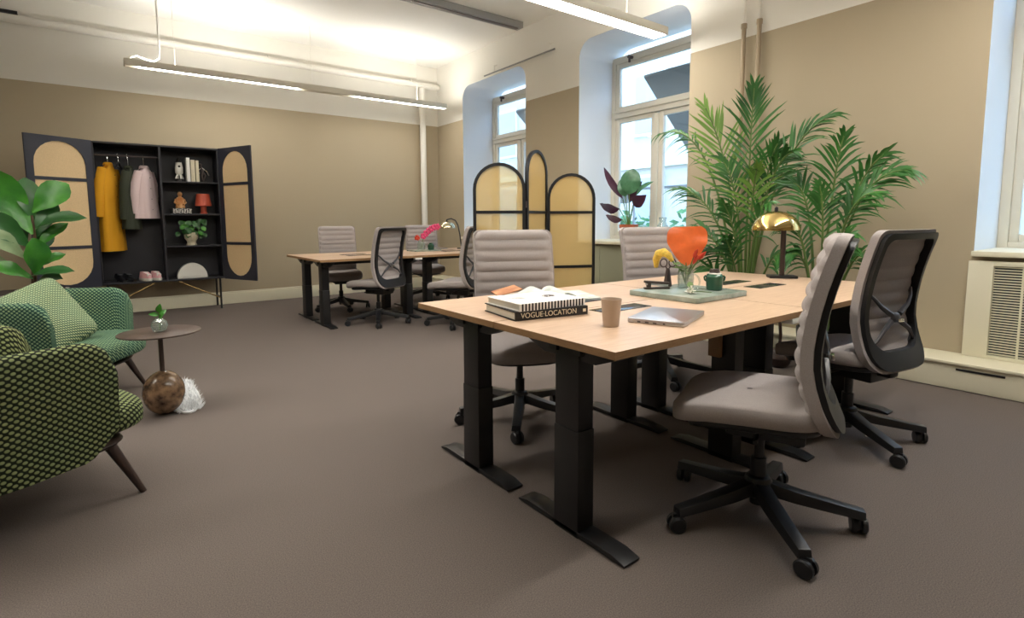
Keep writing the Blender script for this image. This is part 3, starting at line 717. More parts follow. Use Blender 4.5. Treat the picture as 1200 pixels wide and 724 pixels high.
# things on the shelves
Z1, Z2, Z3, Z4 = SH[0], SH[1], SH[2], WZ0 + t_
rk = thing('rocket_ornament', 'white rocket ornament on black checked base, left on the top shelf', 'ornament', (.81, 7.98, Z1))
MB().lathe([(.045, 0), (.05, .01), (.045, .035)], 16).build('base', m_ink, rk)
mb = MB()
for k in range(4):
    a = PI / 2 * k + .4; mb.cone((.042 * math.cos(a), .042 * math.sin(a), .036), (.02 * math.cos(a), .02 * math.sin(a), .1), .014, .008, 8)
mb.build('fin', m_white_gl, rk)
MB().lathe([(.022, .08), (.042, .11), (.045, .18), (.034, .24), (.018, .285), (0, .315)], 18).build('hull', m_white_gl, rk)
MB().lathe([(.0345, .24), (.0185, .286), (0, .318)], 18, (0, 0, .001), Matrix.Diagonal((1.03, 1.03, 1))).build('nose_cone', m_ink, rk); MB().ball((0, -.043, .19), .014, 12, 8, (1, .4, 1)).build('porthole', m_ink, rk)
for i, (x, hgt, th, rz) in enumerate(((.905, .30, .035, 0), (.955, .275, .045, 0), (1.0, .27, .035, R(3)))):
    t = thing('book', ('tall white book standing beside the rocket ornament', 'thick white book standing in the middle of the top shelf', 'white book standing next to the black figurine')[i], 'book', (x, 7.99, Z1), rz, 'white books on the top wardrobe shelf')
    MB().box((-th / 2 + .002, 0, hgt / 2), (.004, .2, hgt)).box((th / 2 - .002, 0, hgt / 2), (.004, .2, hgt)).box((0, -.099, hgt / 2), (th, .004, hgt)).build('cover', m_facecer if i else m_paper, t)
    MB().box((0, .003, hgt / 2), (th - .008, .19, hgt - .012)).build('page_block', m_pages, t)
fg = thing('figurine', 'small black and silver figurine at the right of the top shelf', 'figurine', (1.075, 7.98, Z1))
MB().lathe([(.04, 0), (.04, .012)], 16).build('plinth', m_ink, fg)
MB().tube([(0, 0, .012), (-.012, 0, .08), (0, 0, .15), (-.02, 0, .2)], [.008, .012, .018, .012], 10).tube([(0, 0, .012), (.03, 0, .09), (0, 0, .14)], [.007, .009, .012], 8).ball((-.025, 0, .225), .022, 12, 8).build('body', m_gun, fg)
MB().tube([(-.01, 0, .185), (-.05, -.01, .15), (-.04, -.02, .11)], .007, 8).tube([(0, 0, .185), (.05, 0, .14), (.07, 0, .09)], .007, 8).build('arm', m_chrome, fg)
bx = thing('box', 'low box with black and white maze pattern on the second shelf', 'box', (.80, 7.98, Z2), R(4))
MB().box((0, 0, .035), (.21, .15, .07)).build('body', m_ink, bx, bevel=.002)
mb = MB()
for k in range(7):
    x = -.09 + .03 * k; f = 1 if k % 2 else -1
    mb.box((x, -.0755, .035), (.006, .002, .056)).box((x + .010, -.0755, .035 + f * .025), (.016, .002, .006)).box((x + .012, -.0755, .035 - f * .006), (.006, .002, .034)).box((x + .017, -.0755, .035 - f * .020), (.012, .002, .006))
stuff(mb.build('maze_print', m_paper, bx))
bust = thing('figurine', 'orange glazed seated figurine on the maze-patterned box', 'figurine', (.80, 7.98, Z2 + .07))
MB().lathe([(.05, 0), (.055, .02), (.045, .07), (.05, .11), (.035, .135), (.018, .145), (.02, .155)], 18, (0, 0, 0), Matrix.Diagonal((1, .75, 1))).build('body', m_amberfig, bust)
MB().ball((0, -.004, .178), .028, 14, 10, (1, 1, 1.15)).ball((0, -.032, .174), .006, 8, 5).build('head', m_amberfig, bust); MB().ball((0, .006, .192), .029, 14, 8, (1, 1, .8)).build('hair', m_walnut, bust)
for s in (-1, 1): MB().tube([(s * .045, 0, .115), (s * .062, -.01, .07), (s * .03, -.045, .045)], .012, 8).build('arm', m_amberfig, bust)
rl = thing('table_lamp', 'small brick-red table lamp on the second wardrobe shelf', 'lamp', (1.06, 7.98, Z2))
MB().lathe([(.045, 0), (.045, .01), (.035, .02), (.035, .12)], 18).build('base', m_redlamp, rl); MB().lathe([(.095, .10), (.098, .102), (.075, .255), (.073, .255), (.093, .104)], 24).build('lamp_shade', m_redlamp, rl)
MB().lathe([(.03, .115), (.07, .118), (.07, .112)], 16).build('shade_ring', m_redlamp, rl)
dm = thing('dome_lamp', 'white half-dome standing on the bottom wardrobe shelf', 'lamp', (.885, 7.98, Z4))
prof = [(.172 * math.cos(a), .172 * math.sin(a) * 1.05) for a in [PI * i / 24 for i in range(25)]]
Mx = Matrix(((1, 0, 0), (0, 0, -1), (0, 1, 0)))
MB().prism(prof, -.05, .05, Mx, (0, 0, .012)).build('dome', m_white_gl, dm, bevel=.012); MB().box((0, 0, .006), (.34, .10, .012)).build('base', m_white_gl, dm)

# ------------------------------------------------------------------ leaves
def leafmesh(base, tip, width, nrm, droop=.15, fold=.25, shape='ob', nl=8):
    """one leaf blade from base to tip with a folded midrib, closed thin sheet"""
    base, tip, nrm = Vector(base), Vector(tip), Vector(nrm).normalized(); d = tip - base; L = d.length; dn = d / L
    sd = dn.cross(nrm).normalized(); nn = sd.cross(dn).normalized()
    rows = []
    for j in range(nl + 1):
        q = j / nl
        if shape == 'ob': wq = (math.sin(PI * min(1, q ** 1.25 * .97 + .015)) ** .75) * (.55 + .45 * q)
        elif shape == 'heart': wq = (min(1, q / .6) ** .6) * (1 - max(0, (q - .62) / .38) ** 5 * .3)
        elif shape == 'round': wq = math.sin(PI * (q * .985 + .0075)) ** .55
        else: wq = math.sin(PI * (q ** .8 * .97 + .015)) ** .9
        p = base + d * q + nn * (droop * L * (math.sin(PI * q) * .8 - q * q * .35))
        ww = width / 2 * wq; wave = .04 * width * math.sin(q * 14)
        rows.append([p + sd * ww * s + nn * (fold * ww * abs(s) ** 1.3 + wave * abs(s) * (1 if s > 0 else -.7)) for s in (-1, -.55, 0, .55, 1)])
    mb = MB(); mb.grid(rows); return mb
# fiddle-leaf fig
fp = thing('fiddle_leaf_fig', 'large-leaved fig plant in grey stone planter beside the wardrobe', 'plant', (-.5, 5.6, 0))
mb = MB(); n = rrect(.46, .46, .05, 4); mb.prism(n, 0, .60); mb.build('planter', m_stone, fp, bevel=.008)
MB().prism(rrect(.41, .41, .04, 4), .598, .604).build('soil', m_soil, fp)
MB().tube([(.02, 0, .60), (.03, -.01, .8), (.05, 0, .98), (.045, .01, 1.2)], [.02, .016, .013, .008], 8).build('trunk', m_bark, fp)
FL = [((-.46, 1.05), (-.64, 1.53), .27, m_fig, (.3, -1, .3), -.15), ((-.45, 1.22), (-.22, 1.46), .25, m_fig, (.2, -1, .5), .1), ((-.44, 1.09), (-.12, 1.19), .15, m_figdk, (.1, -.8, .8), .2), ((-.45, .93), (-.24, 1.14), .13, m_fig, (-.4, -1, .6), .1),
      ((-.48, .95), (-.74, 1.22), .23, m_figdk, (-.2, -1, .5), .1), ((-.51, .86), (-.72, 1.10), .17, m_figpale, (.2, -1, .6), .05), ((-.47, .74), (-.44, 1.02), .22, m_fig, (.5, -1, .3), .1), ((-.43, .79), (-.27, .89), .11, m_fig, (0, -.8, .8), .15),
      ((-.5, .72), (-.22, .76), .13, m_figdk, (0, -.7, 1), .1), ((-.48, .70), (-.72, .83), .16, m_fig, (0, -.8, .8), .1), ((-.56, .74), (-.80, .90), .15, m_figpale, (0, -1, .5), .1), ((-.45, 1.15), (-.49, 1.50), .2, m_figdk, (0, -1, .1), .1),
      ((-.46, 1.0), (-.30, 1.30), .17, m_figdk, (-.2, -1, .2), .1), ((-.46, .68), (-.30, .70), .14, m_figdk, (0, -.6, 1), .2), ((-.44, .9), (-.36, 1.1), .16, m_figdk, (0, 1, .4), .1), ((-.5, 1.0), (-.62, 1.3), .2, m_figdk, (0, 1, .3), .1)]
for k, (b, t, wdt, m_, nr, dr) in enumerate(FL):
    y = (-.06, .05, -.10, .02, -.05, -.12, -.14, -.05, -.15, -.1, -.04, .1, .08, -.1, .15, .15)[k]
    o = leafmesh((b[0] + .5, y * .25, b[1]), (t[0] + .5, y, t[1]), wdt, nr, dr, .3).build('leaf', m_, fp, angle=80)
    if m_ is m_figpale: o['label'] = 'pale underside of a leaf'
# kentia palms
def frond(p0, p1, p2, nl, length, N, m, droop=.25, start=.5, width=.021, spread=.85):
    p0, p1, p2 = Vector(p0), Vector(p1), Vector(p2); N = Vector(N).normalized()
    bz = lambda t: p0 * (1 - t) ** 2 + p1 * 2 * t * (1 - t) + p2 * t * t
    mb = MB(); pts = [bz(i / 14) for i in range(15)]
    mb.cur = 1; mb.tube(pts, [.011 * (1 - .8 * i / 14) + .002 for i in range(15)], 6); mb.cur = 0
    for i in range(nl):
        q = i / (nl - 1); t = start + (1 - start) * q; p = bz(t); T = (bz(min(1, t + .01)) - bz(t - .01)).normalized()
        sd = T.cross(N).normalized(); L = 1.05 * random.uniform(.82, 1.1) * length * (.55 + .45 * math.sin(PI * min(1, q * 1.1 + .12))) * (1 - .35 * q)
        for s in (-1, 1):
            d = (T * (.85 + .45 * q) + sd * s * spread * (.95 - .5 * q) * random.uniform(.8, 1.15) + Vector((random.gauss(0, .1), random.gauss(0, .1), random.gauss(0, .1)))).normalized()
            wv = d.cross(N).normalized(); vs = []; random_droop = random.uniform(.7, 1.9)
            for k in range(5):
                u = k / 4; c = p + d * L * u - Vector((0, 0, 1)) * droop * random_droop * L * u * u; ww = width / 2 * (.35, .95, 1, .7, .05)[k]
                vs += [c + wv * ww + N * ww * .35, c, c - wv * ww + N * ww * .35]
            mb.add(vs, [f for k in range(4) for f in ((3 * k, 3 * k + 1, 3 * k + 4, 3 * k + 3), (3 * k + 1, 3 * k + 2, 3 * k + 5, 3 * k + 4))])
    return mb
def palm(label, x, y, fr, pot_r):
    t = thing('potted_palm', label, 'plant', (x, y, 0))
    MB().lathe([(pot_r * .78, 0), (pot_r * .82, .01), (pot_r, .30), (pot_r, .32), (pot_r * .93, .32), (pot_r * .9, .28)], 28).build('pot', m_blackpl, t)
    MB().lathe([(0, .285), (pot_r * .9, .285)], 24).build('soil', m_soil, t)
    for k, (bx_, by, c, tip, n_, ln, N, m_, dr) in enumerate(fr):
        frond((bx_, by, .28), (c[0] - x, c[1] - y, c[2]), (tip[0] - x, tip[1] - y, tip[2]), n_, ln, N, m_, dr).build('frond', [m_, m_stem], t, angle=80)
    return t
NV = (-.75, -.5, .25)
P1 = [(.0, .0, (4.3, 2.38, 1.75), (4.25, 2.33, 2.17), 17, .42, NV, m_palm, .12), (.02, .03, (4.3, 2.46, 1.5), (4.22, 2.74, 2.08), 17, .46, NV, m_palm2, .08), (.0, .05, (4.3, 2.66, 2.12), (4.15, 3.18, 1.90), 16, .24, (-.7, .1, .7), m_palm, .5),
      (-.03, -.03, (4.3, 2.2, 1.75), (4.25, 1.76, 1.86), 16, .36, (-.6, -.2, .7), m_palm, .25), (-.02, -.05, (4.25, 2.25, 1.6), (4.12, 1.94, 1.62), 15, .34, NV, m_palm, .35), (.03, -.02, (4.35, 2.3, 1.5), (4.3, 2.15, 1.72), 15, .36, NV, m_palm, .2),
      (.0, .04, (4.2, 2.5, 1.35), (4.05, 2.88, 1.40), 15, .34, (-.5, -.2, .8), m_palm, .4), (-.04, .02, (4.15, 2.45, 1.1), (3.95, 2.72, 1.05), 14, .32, (-.6, -.2, .8), m_palm, .45), (-.04, -.04, (4.15, 2.25, 1.2), (3.95, 2.02, 1.25), 14, .32, (-.6, -.3, .7), m_palm, .4),
      (-.05, .0, (4.1, 2.3, 1.0), (3.9, 2.35, 1.25), 14, .32, NV, m_palm, .35), (.03, .05, (4.3, 2.45, .95), (4.1, 2.7, .85), 12, .28, (-.6, -.2, .8), m_palm, .45), (.02, -.05, (4.3, 2.2, .9), (4.1, 1.98, .86), 12, .28, (-.6, -.2, .8), m_palm, .45),
      (-.02, .0, (4.2, 2.36, 1.4), (4.1, 2.5, 1.62), 15, .34, NV, m_palm, .3), (.01, -.02, (4.2, 2.3, 1.35), (4.1, 2.2, 1.52), 14, .34, NV, m_palm2, .3), (-.06, -.02, (4.0, 2.3, .9), (3.85, 2.3, .98), 12, .26, NV, m_palm, .4), (-.03, .05, (4.1, 2.5, .8), (3.95, 2.55, .72), 10, .24, NV, m_palm, .4)]
palm('taller potted palm with many fronds between window and brass lamp', 4.25, 2.35, P1, .17)
P2 = [(.0, .0, (4.3, 1.75, 1.45), (4.25, 1.66, 1.71), 15, .36, NV, m_palm, .25), (.02, -.02, (4.3, 1.65, 1.5), (4.25, 1.27, 1.44), 15, .34, (-.6, -.2, .7), m_palm, .35), (.0, -.04, (4.25, 1.68, 1.3), (4.15, 1.42, 1.30), 14, .32, (-.6, -.2, .7), m_palm, .35),
      (.0, .04, (4.3, 1.85, 1.4), (4.2, 1.98, 1.40), 15, .34, NV, m_palm, .35), (-.03, .03, (4.2, 1.85, 1.1), (4.1, 1.95, 1.10), 13, .3, (-.6, -.2, .8), m_palm, .45), (-.04, -.03, (4.15, 1.65, 1.0), (4.05, 1.5, 1.02), 12, .28, (-.6, -.2, .8), m_palm, .4),
      (-.04, .0, (4.15, 1.7, 1.15), (4.1, 1.74, 1.36), 13, .3, NV, m_palm, .3), (.02, .04, (4.25, 1.85, .95), (4.1, 1.92, .86), 11, .26, (-.6, -.2, .8), m_palm, .45), (.02, -.04, (4.3, 1.6, .95), (4.15, 1.42, .9), 11, .26, (-.6, -.2, .8), m_palm, .4), (.01, -.01, (4.3, 1.66, 1.4), (4.28, 1.42, 1.56), 14, .32, NV, m_palm, .3)]
palm('shorter potted palm behind the side-on foreground chair', 4.25, 1.76, P2, .15)
bp_ = thing('floor_pot', 'small dark round pot on the floor by the window-wall duct', 'pot', (4.10, 1.97, 0))
MB().lathe([(.04, 0), (.075, .03), (.088, .075), (.07, .125), (.05, .14), (.04, .14)], 20).build('pot', m_walnut, bp_); MB().tube([(0, 0, .13), (.01, 0, .25), (0, .01, .42)], .012, 8).build('stem', m_walnut, bp_)
# calathea on the middle sill
ca = thing('calathea', 'purple-backed houseplant in terracotta pot on the middle window sill', 'plant', (5.03, 4.24, .886))
MB().lathe([(.075, 0), (.08, .005), (.105, .15), (.112, .15), (.112, .19), (.098, .19), (.095, .17)], 24).build('pot', m_terra, ca); MB().lathe([(0, .172), (.096, .172)], 20).build('soil', m_soil, ca)
CL = [((.0, .0, .55), (0, -.05, .84), .24, m_cal, 'round', (-1, -.6, .1)), ((0, .06, .52), (.02, .09, .76), .17, m_cal, 'round', (-1, -.4, .2)), ((0, .1, .50), (0, .42, .90), .09, m_purple, 'lance', (-1, 0, .5)), ((0, .15, .38), (-.02, .46, .44), .15, m_purple, 'lance', (-.8, 0, -.6)),
      ((0, .1, .25), (-.02, .36, .30), .11, m_purple, 'lance', (-.8, 0, -.5)), ((0, -.06, .42), (-.02, -.26, .52), .15, m_purple, 'lance', (-1, 0, -.5)), ((.02, -.08, .52), (0, -.34, .68), .10, m_cal, 'lance', (-1, 0, .8)), ((0, -.1, .16), (-.05, -.36, .14), .08, m_cal, 'lance', (-.2, 0, 1)), ((.03, .02, .45), (.1, -.1, .7), .12, m_purple, 'lance', (-1, -.2, .2))]
for b, t, wdt, m_, sh, nr in CL:
    leafmesh(b, t, wdt, nr, .12, .15, sh).build('leaf', m_, ca, angle=80)
    MB().tube([(b[0] * .1, b[1] * .1, .17), (b[0] * .6, b[1] * .5, b[2] * .6 + .05), b], .006, 6).build('stem', m_stem, ca)
cf = thing('carafe', 'clear glass carafe on the middle sill beside the houseplant', 'carafe', (5.06, 3.78, .886))
MB().lathe([(.05, 0), (.075, .01), (.08, .1), (.06, .17), (.035, .22), (.045, .27), (.042, .27), (.032, .22), (.056, .17), (.075, .1), (.07, .014), (0, .012)], 24).build('body', m_glass, cf); MB().lathe([(0, .013), (.07, .015), (.073, .06), (0, .06)], 20).build('water', m_glass, cf)

# ================================================================== THINGS ON THE FRONT DESKS
ZT = .741
def text_mesh(name, body, size, m, parent, M4):
    c = bpy.data.curves.new(name, 'FONT'); c.body = body; c.size = size; c.extrude = .0003; c.align_x = 'CENTER'; c.align_y = 'CENTER'
    o = bpy.data.objects.new(name + '_tmp', c); COL.objects.link(o)
    me = bpy.data.meshes.new_from_object(o.evaluated_get(bpy.context.evaluated_depsgraph_get())); bpy.data.objects.remove(o); bpy.data.curves.remove(c)
    me.materials.clear(); me.materials.append(m); o = bpy.data.objects.new(name, me); COL.objects.link(o); o.parent = parent; o.matrix_local = M4; return o
def hardback(name, label, loc, rz, L, W_, T, cover, spine_print=None):
    t = thing(name, label, 'book', loc, rz)
    mb = MB(); mb.box((0, 0, .002), (L, W_, .004)).box((0, 0, T - .002), (L, W_, .004)).box((0, -W_ / 2 + .002, T / 2), (L, .004, T - .008)); mb.build('cover', cover, t, bevel=.001)
    MB().box((0, .002, T / 2), (L - .012, W_ - .012, T - .008)).build('page_block', m_pages, t); return t
b1 = hardback('book', 'thick black hardback at the bottom of the stack on the desk', (1.452, 1.722, ZT), R(-9.5), .345, .275, .036, m_ink)
Mt = Matrix.Rotation(PI / 2, 4, 'X'); Mt.translation = Vector((-.015, -.1382, .018))
text_mesh('spine_title', 'VOGUE·LOCATION', .030, m_creamprint, b1, Mt)
MB().box((.155, -.1381, .018), (.014, .0012, .012)).build('spine_emblem', m_creamprint, b1)
b2 = hardback('book', 'white hardback with black striped spine lying on the black book', (1.452, 1.722, ZT + .036), R(-6), .325, .262, .030, m_paper)
for k in range(20): MB().box((-.148 + k * .0156, -.1313, .015), (.0075, .0014, .0285)).build('spine_stripe', m_ink, b2)
mb = MB()
for k in range(7): mb.tube([(.07 + .03 * math.cos(a) * (1 - k * .1), .0 + .028 * math.sin(a + k) * (1 - k * .08), .0304) for a in [PI * 1.3 * j / 8 + k for j in range(9)]], .0012, 4)
for k in range(4): mb.box((-.085 + .006 * k, .03 - .012 * k, .0302), (.06 - .01 * k, .002, .0006))
stuff(mb.build('cover_drawing', m_gun, b2))
mg = thing('magazine', 'open magazine lying behind the stacked books', 'magazine', (1.80, 2.03, ZT), R(-24))
mb = MB(); rows = []
for i in range(25):
    x = -.22 + .44 * i / 24; z = .004 + .026 * 1.4 * math.exp(-((abs(x) - .05) / .055) ** 2) * (1 if abs(x) > .012 else .35) + .006 * (x > 0) * max(0, x - .1) / .1
    rows.append([Vector((x, y, z)) for y in (-.15, 0, .15)])
mb.grid(rows); rows2 = [[Vector((p.x, p.y, 0.0005)) for p in r] for r in rows]; mb.grid(rows2); n = len(rows) * 3
for i in range(24):
    for k in (0, 2): mb.f.append([i * 3 + k, (i + 1) * 3 + k, n + (i + 1) * 3 + k, n + i * 3 + k]); mb.mi.append(0)
for i in (0, 24):
    for k in (0, 1): mb.f.append([i * 3 + k, i * 3 + k + 1, n + i * 3 + k + 1, n + i * 3 + k]); mb.mi.append(0)
mb.build('pages', mat('printed_page', S(232, 232, 226), .6, var=(16, .3), col2=S(176, 184, 176)), mg, angle=60)
MB().box((-.20, .09, .03), (.13, .18, .004), M=Matrix.Rotation(R(-14), 3, 'Y')).build('loose_page', mat('photo_print', S(206, 150, 104), .6, var=(10, .4), col2=S(160, 96, 60)), mg)
cu = thing('cup', 'beige handleless cup beside the silver laptop', 'cup', (1.482, 1.325, ZT))
MB().lathe([(.027, 0), (.029, .002), (.037, .09), (.038, .102), (.0355, .102), (.034, .09), (.026, .008), (0, .006)], 28).build('body', m_cup, cu)
lp = thing('laptop', 'closed silver laptop lying on the near desk', 'laptop', (1.775, 1.295, ZT), R(20))
MB().prism(rrect(.315, .215, .012, 4), .001, .009).build('base', m_alu, lp, bevel=.0015); MB().prism(rrect(.315, .215, .012, 4), .0098, .0165).build('lid', m_alu, lp, bevel=.002)
for k, (y, wd_) in enumerate(((.06, .012), (.03, .014), (.0, .014), (-.035, .008))): MB().box((-.1575, y, .005), (.001, wd_, .0045)).build('port', m_ink, lp)
# tray and what stands on it
TX, TY = 2.40, 1.63
tr = thing('tray', 'square pale green marble tray in the middle of the front desks', 'tray', (TX, TY, ZT))
MB().prism(rrect(.44, .40, .012, 3), 0, .026).build('slab', m_gmarble, tr, bevel=.003); 
for (x, y) in ((-.18, -.16), (.18, .16), (-.18, .16), (.18, -.16)): MB().lathe([(.008, -.0005), (.01, .001)], 8, (x, y, 0)).build('foot', m_blackpl, tr)
ZS = ZT + .026
st = thing('stapler', 'dark metal stapler on the left end of the marble tray', 'stapler', (2.325, 1.765, ZS), R(-28))
MB().prism(rrect(.14, .036, .012, 4), 0, .010).build('base', m_gun, st, bevel=.002)
MB().add([], []); mb = MB(); mb.box((0, 0, .034), (.138, .026, .014), M=Matrix.Rotation(R(5), 3, 'Y')).box((-.045, 0, .018), (.02, .022, .03)); mb.build('arm', m_gun, st, bevel=.005)
MB().box((.0, 0, .022), (.12, .018, .008), M=Matrix.Rotation(R(4), 3, 'Y')).build('magazine_channel', m_alu, st)
sc = thing('scissors', 'dark scissors standing handles up on a cone at the tray back', 'scissors', (2.465, 1.80, ZS), R(-35))
MB().lathe([(.022, 0), (.023, .004), (.012, .085), (.009, .1)], 16).build('stand', m_gun, sc)
for s in (-1, 1):
    MB().tube([(s * .024 + .019 * math.cos(a), 0, .128 + .022 * math.sin(a)) for a in [2 * PI * i / 14 for i in range(14)]], .0038, 6, True).tube([(s * .012, 0, .108), (0, 0, .085)], .004, 6).build('handle', m_gun, sc)
va = thing('vase', 'clear glass vase holding the orange leaf on the tray', 'vase', (2.49, 1.705, ZS))
MB().lathe([(.036, 0), (.04, .002), (.043, .05), (.038, .10), (.04, .112), (.037, .112), (.035, .1), (.040, .05), (.037, .006), (0, .005)], 24).build('body', m_glass, va); MB().lathe([(0, .007), (.036, .008), (.039, .045), (0, .045)], 20).build('water', m_glass, va)
ol_ = thing('anthurium_leaf', 'big glossy orange leaf standing in the glass vase', 'leaf', (2.49, 1.705, ZS + .01))
leafmesh((.012, .004, .105), (.024, .016, .315), .205, (-.8, -.6, .1), .04, .12, 'heart', 14).build('blade', m_orange, ol_, angle=80); MB().tube([(0, 0, 0), (.004, .002, .06), (.012, .008, .12), (.02, .015, .2)], .0035, 6).build('stem', m_stem, ol_)
yf = thing('celosia', 'curved yellow crested flower leaning left out of the vase', 'flower', (2.49, 1.705, ZS + .01))
cu_ = [(-.035, .06, .13), (-.035, .085, .16), (-.03, .12, .175), (-.02, .16, .165), (-.01, .185, .13), (-.01, .185, .085)]
MB().tube(cu_, [.010, .018, .023, .024, .020, .010], 12).build('crest', m_yellow, yf, angle=80); MB().tube([(0, 0, .01), (-.015, .018, .08), (-.035, .06, .13)], .004, 6).build('stem', m_stem, yf)
for i, (dx, dy, hh) in enumerate(((-.012, -.05, .15), (.0, -.075, .175), (-.025, -.06, .185), (.015, -.055, .165))):
    t = thing('flower_bud', ('lowest red flower bud at the right of the vase', 'red flower bud leaning farthest right in the vase', 'tallest red flower bud in the vase', 'red flower bud close to the orange leaf')[i], 'flower', (2.49, 1.705, ZS + .01), 0, 'red buds in the glass vase')
    MB().tube([(0, 0, .008), (dx * .4, dy * .4, .08), (dx, dy, hh - .03)], .003, 6).build('stem', m_stem, t)
    d = Vector((dx, dy * .9, .07)).normalized(); p = Vector((dx, dy, hh - .03)); MB().tube([p, p + d * .02, p + d * .045, p + d * .06], [.003, .011, .008, .001], 8).build('bud', m_red, t)
for i, (dx, dy, hh) in enumerate(((-.03, -.02, .10), (-.04, .0, .12))):
    t = thing('sprig', ('small green sprig hanging over the vase rim', 'green sprig at the front of the vase')[i], 'leaf', (2.49, 1.705, ZS + .01))
    MB().tube([(0, 0, .01), (dx * .5, dy * .5, .07), (dx, dy, hh)], .002, 5).build('stem', m_stem, t)
    for k in range(4): leafmesh((dx * (.6 + .13 * k), dy * (.6 + .13 * k), hh * (.7 + .1 * k)), (dx * 1.3 - .02, dy * 1.2 + (.03 if k % 2 else -.03), hh * (.75 + .08 * k)), .018, (-.5, -.5, .7), .1, .2, 'lance', 4).build('leaf', m_stem, t, angle=80)
ro = thing('rose', 'white rose head lying at the front of the tray', 'flower', (2.30, 1.545, ZS))
for k in range(9):
    a = k * 2.4; r_ = .006 + .0025 * k; q = Vector((math.cos(a), math.sin(a), 0))
    mb = MB(); rows = []
    for j in range(5):
        u = j / 4; rows.append([Vector((0, 0, .022)) + (Matrix.Rotation(a + s * .8, 3, 'Z') @ Vector((r_ * (.5 + .9 * u), 0, 0))) + Vector((0, 0, -.018 + .036 * u - .0016 * k * u * 3)) for s in (-1, -.5, 0, .5, 1)])
    mb.grid(rows); mb.build('petal', m_rose, ro, angle=80)
MB().ball((0, 0, .012), .011, 10, 6).build('calyx', m_stem, ro); leafmesh((.005, .0, .025), (.03, .03, .055), .03, (-.7, -.3, .5), .1, .2, 'lance').build('leaf', m_stem, ro, angle=80)
MB().tube([(.005, -.01, .012), (.04, -.045, .01), (.07, -.07, .008)], .002, 5).build('stem', m_stem, ro)
gr = thing('glass_ring', 'thin clear glass ring standing beside the rose', 'ornament', (2.40, 1.60, ZS), R(-50))
MB().tube([(.032 * math.cos(a), 0, .045 + .040 * math.sin(a)) for a in [2 * PI * i / 20 for i in range(20)]], .0045, 8, True).build('ring', m_glass, gr); MB().lathe([(.014, 0), (.012, .006)], 12).build('foot', m_glass, gr)
ja = thing('jar', 'dark green glazed jar with white mouth and lid on the tray', 'jar', (2.52, 1.555, ZS))
MB().lathe([(.036, 0), (.039, .003), (.043, .05), (.044, .07), (.036, .082), (.03, .086), (.026, .086), (.03, .075), (.036, .06), (0, .055)], 28).build('body', m_gceramic, ja)
MB().lathe([(.034, .083), (.032, .088), (.024, .089), (.026, .083)], 24).build('rim', m_white_gl, ja)['label'] = 'white glazed rim'
MB().lathe([(.026, .088), (.026, .094), (.022, .108), (.0, .11)], 20).build('lid', m_gun, ja)
for s in (-1, 1): MB().tube([(.041, s * .012 * 0 + .0, .07)] * 0 + [(s * .030, -s * .030, .074), (s * .036, -s * .036, .066), (s * .034, -s * .034, .052), (s * .029, -s * .029, .046)], .005, 6).build('ear', m_gceramic, ja)
def dome_lamp(name, label, loc, rz, gold, kind):
    t = thing(name, label, 'lamp', loc, rz)
    if kind == 0:
        MB().prism(rrect(.17, .12, .012, 4), 0, .016).build('base', m_blackpl, t, bevel=.002); MB().tube([(.0, 0, .014), (.0, 0, .34)], .0165, 14).build('stem', m_walnut, t); hz, R_ = .315, .148; ox = -.05
    else:
        MB().prism(rrect(.12, .08, .01, 4), 0, .014).build('base', m_blackpl, t, bevel=.002)
        MB().tube([(.0, 0, .014), (-.02, 0, .2), (-.045, 0, .33), (-.08, 0, .4), (-.14, 0, .425), (-.2, 0, .41)], .009, 10).build('stem', m_blackpl, t); hz, R_ = .29, .115; ox = -.2
    dome = [(R_ * math.cos(a), hz + R_ * .85 * math.sin(a)) for a in [PI / 2 * i / 12 for i in range(12)]] + [(0, hz + R_ * .85)]
    inn = [(r * .97, z - .002) for r, z in reversed(dome)]
    MB().lathe([(r, z) for r, z in dome] + inn + [(R_, hz)], 40, (ox, 0, 0)).build('lamp_shade', gold, t, angle=50)
    MB().lathe([(.012, hz + R_ * .85 - .002), (.012, hz + R_ * .85 + .02), (.006, hz + R_ * .85 + .028)], 12, (ox, 0, 0)).build('finial', m_blackpl, t); MB().ball((ox, 0, hz + .03), .03, 12, 8).build('bulb', m_white_gl, t)
    return t
dome_lamp('desk_lamp', 'desk lamp with shiny gold dome shade and dark stem on front desks', (3.60, 1.735, ZT), R(-50), m_gold, 0)
# ------------------------------------------------------------------ on the far desks
dome_lamp('desk_lamp', 'desk lamp with chrome dome on a curved black stem, far desks', (4.05, 6.42, ZT), R(-36), mat('pale_chrome', S(214, 206, 178), .1, 1), 1)
fv = thing('vase', 'low pale glass vase holding the orchid on the far desks', 'vase', (3.35, 6.3, ZT)); MB().lathe([(.04, 0), (.05, .005), (.055, .06), (.045, .1), (.042, .1), (.05, .06), (.046, .01), (0, .008)], 20).build('body', m_glass, fv)
og = thing('orchid', 'arched pink orchid spray above the far desks', 'flower', (3.35, 6.3, ZT + .012))
MB().tube([(0, 0, 0), (.02, -.01, .12), (.05, -.02, .2), (.11, -.05, .27), (.2, -.08, .29)], .004, 6).build('stem', m_stem, og)
for k in range(6):
    u = k / 5; c = Vector((.03 + .17 * u, -.015 - .065 * u, .17 + .12 * math.sin(u * 1.6)))
    mb = MB()
    for q in range(5):
        a = 2 * PI * q / 5; v = Vector((.8 * math.cos(a), -.55 * math.cos(a), math.sin(a))).normalized() * .04; mb.ball(c + v * .6, .022, 8, 6, (1, .6, 1))
    mb.build('blossom', m_pink, og)
oo = thing('flower_bud', 'small orange bloom beside the pink orchid on the far desks', 'flower', (3.35, 6.3, ZT + .012)); MB().tube([(0, 0, 0), (-.03, .01, .1), (-.05, .015, .14)], .003, 6).build('stem', m_stem, oo); mb = MB()
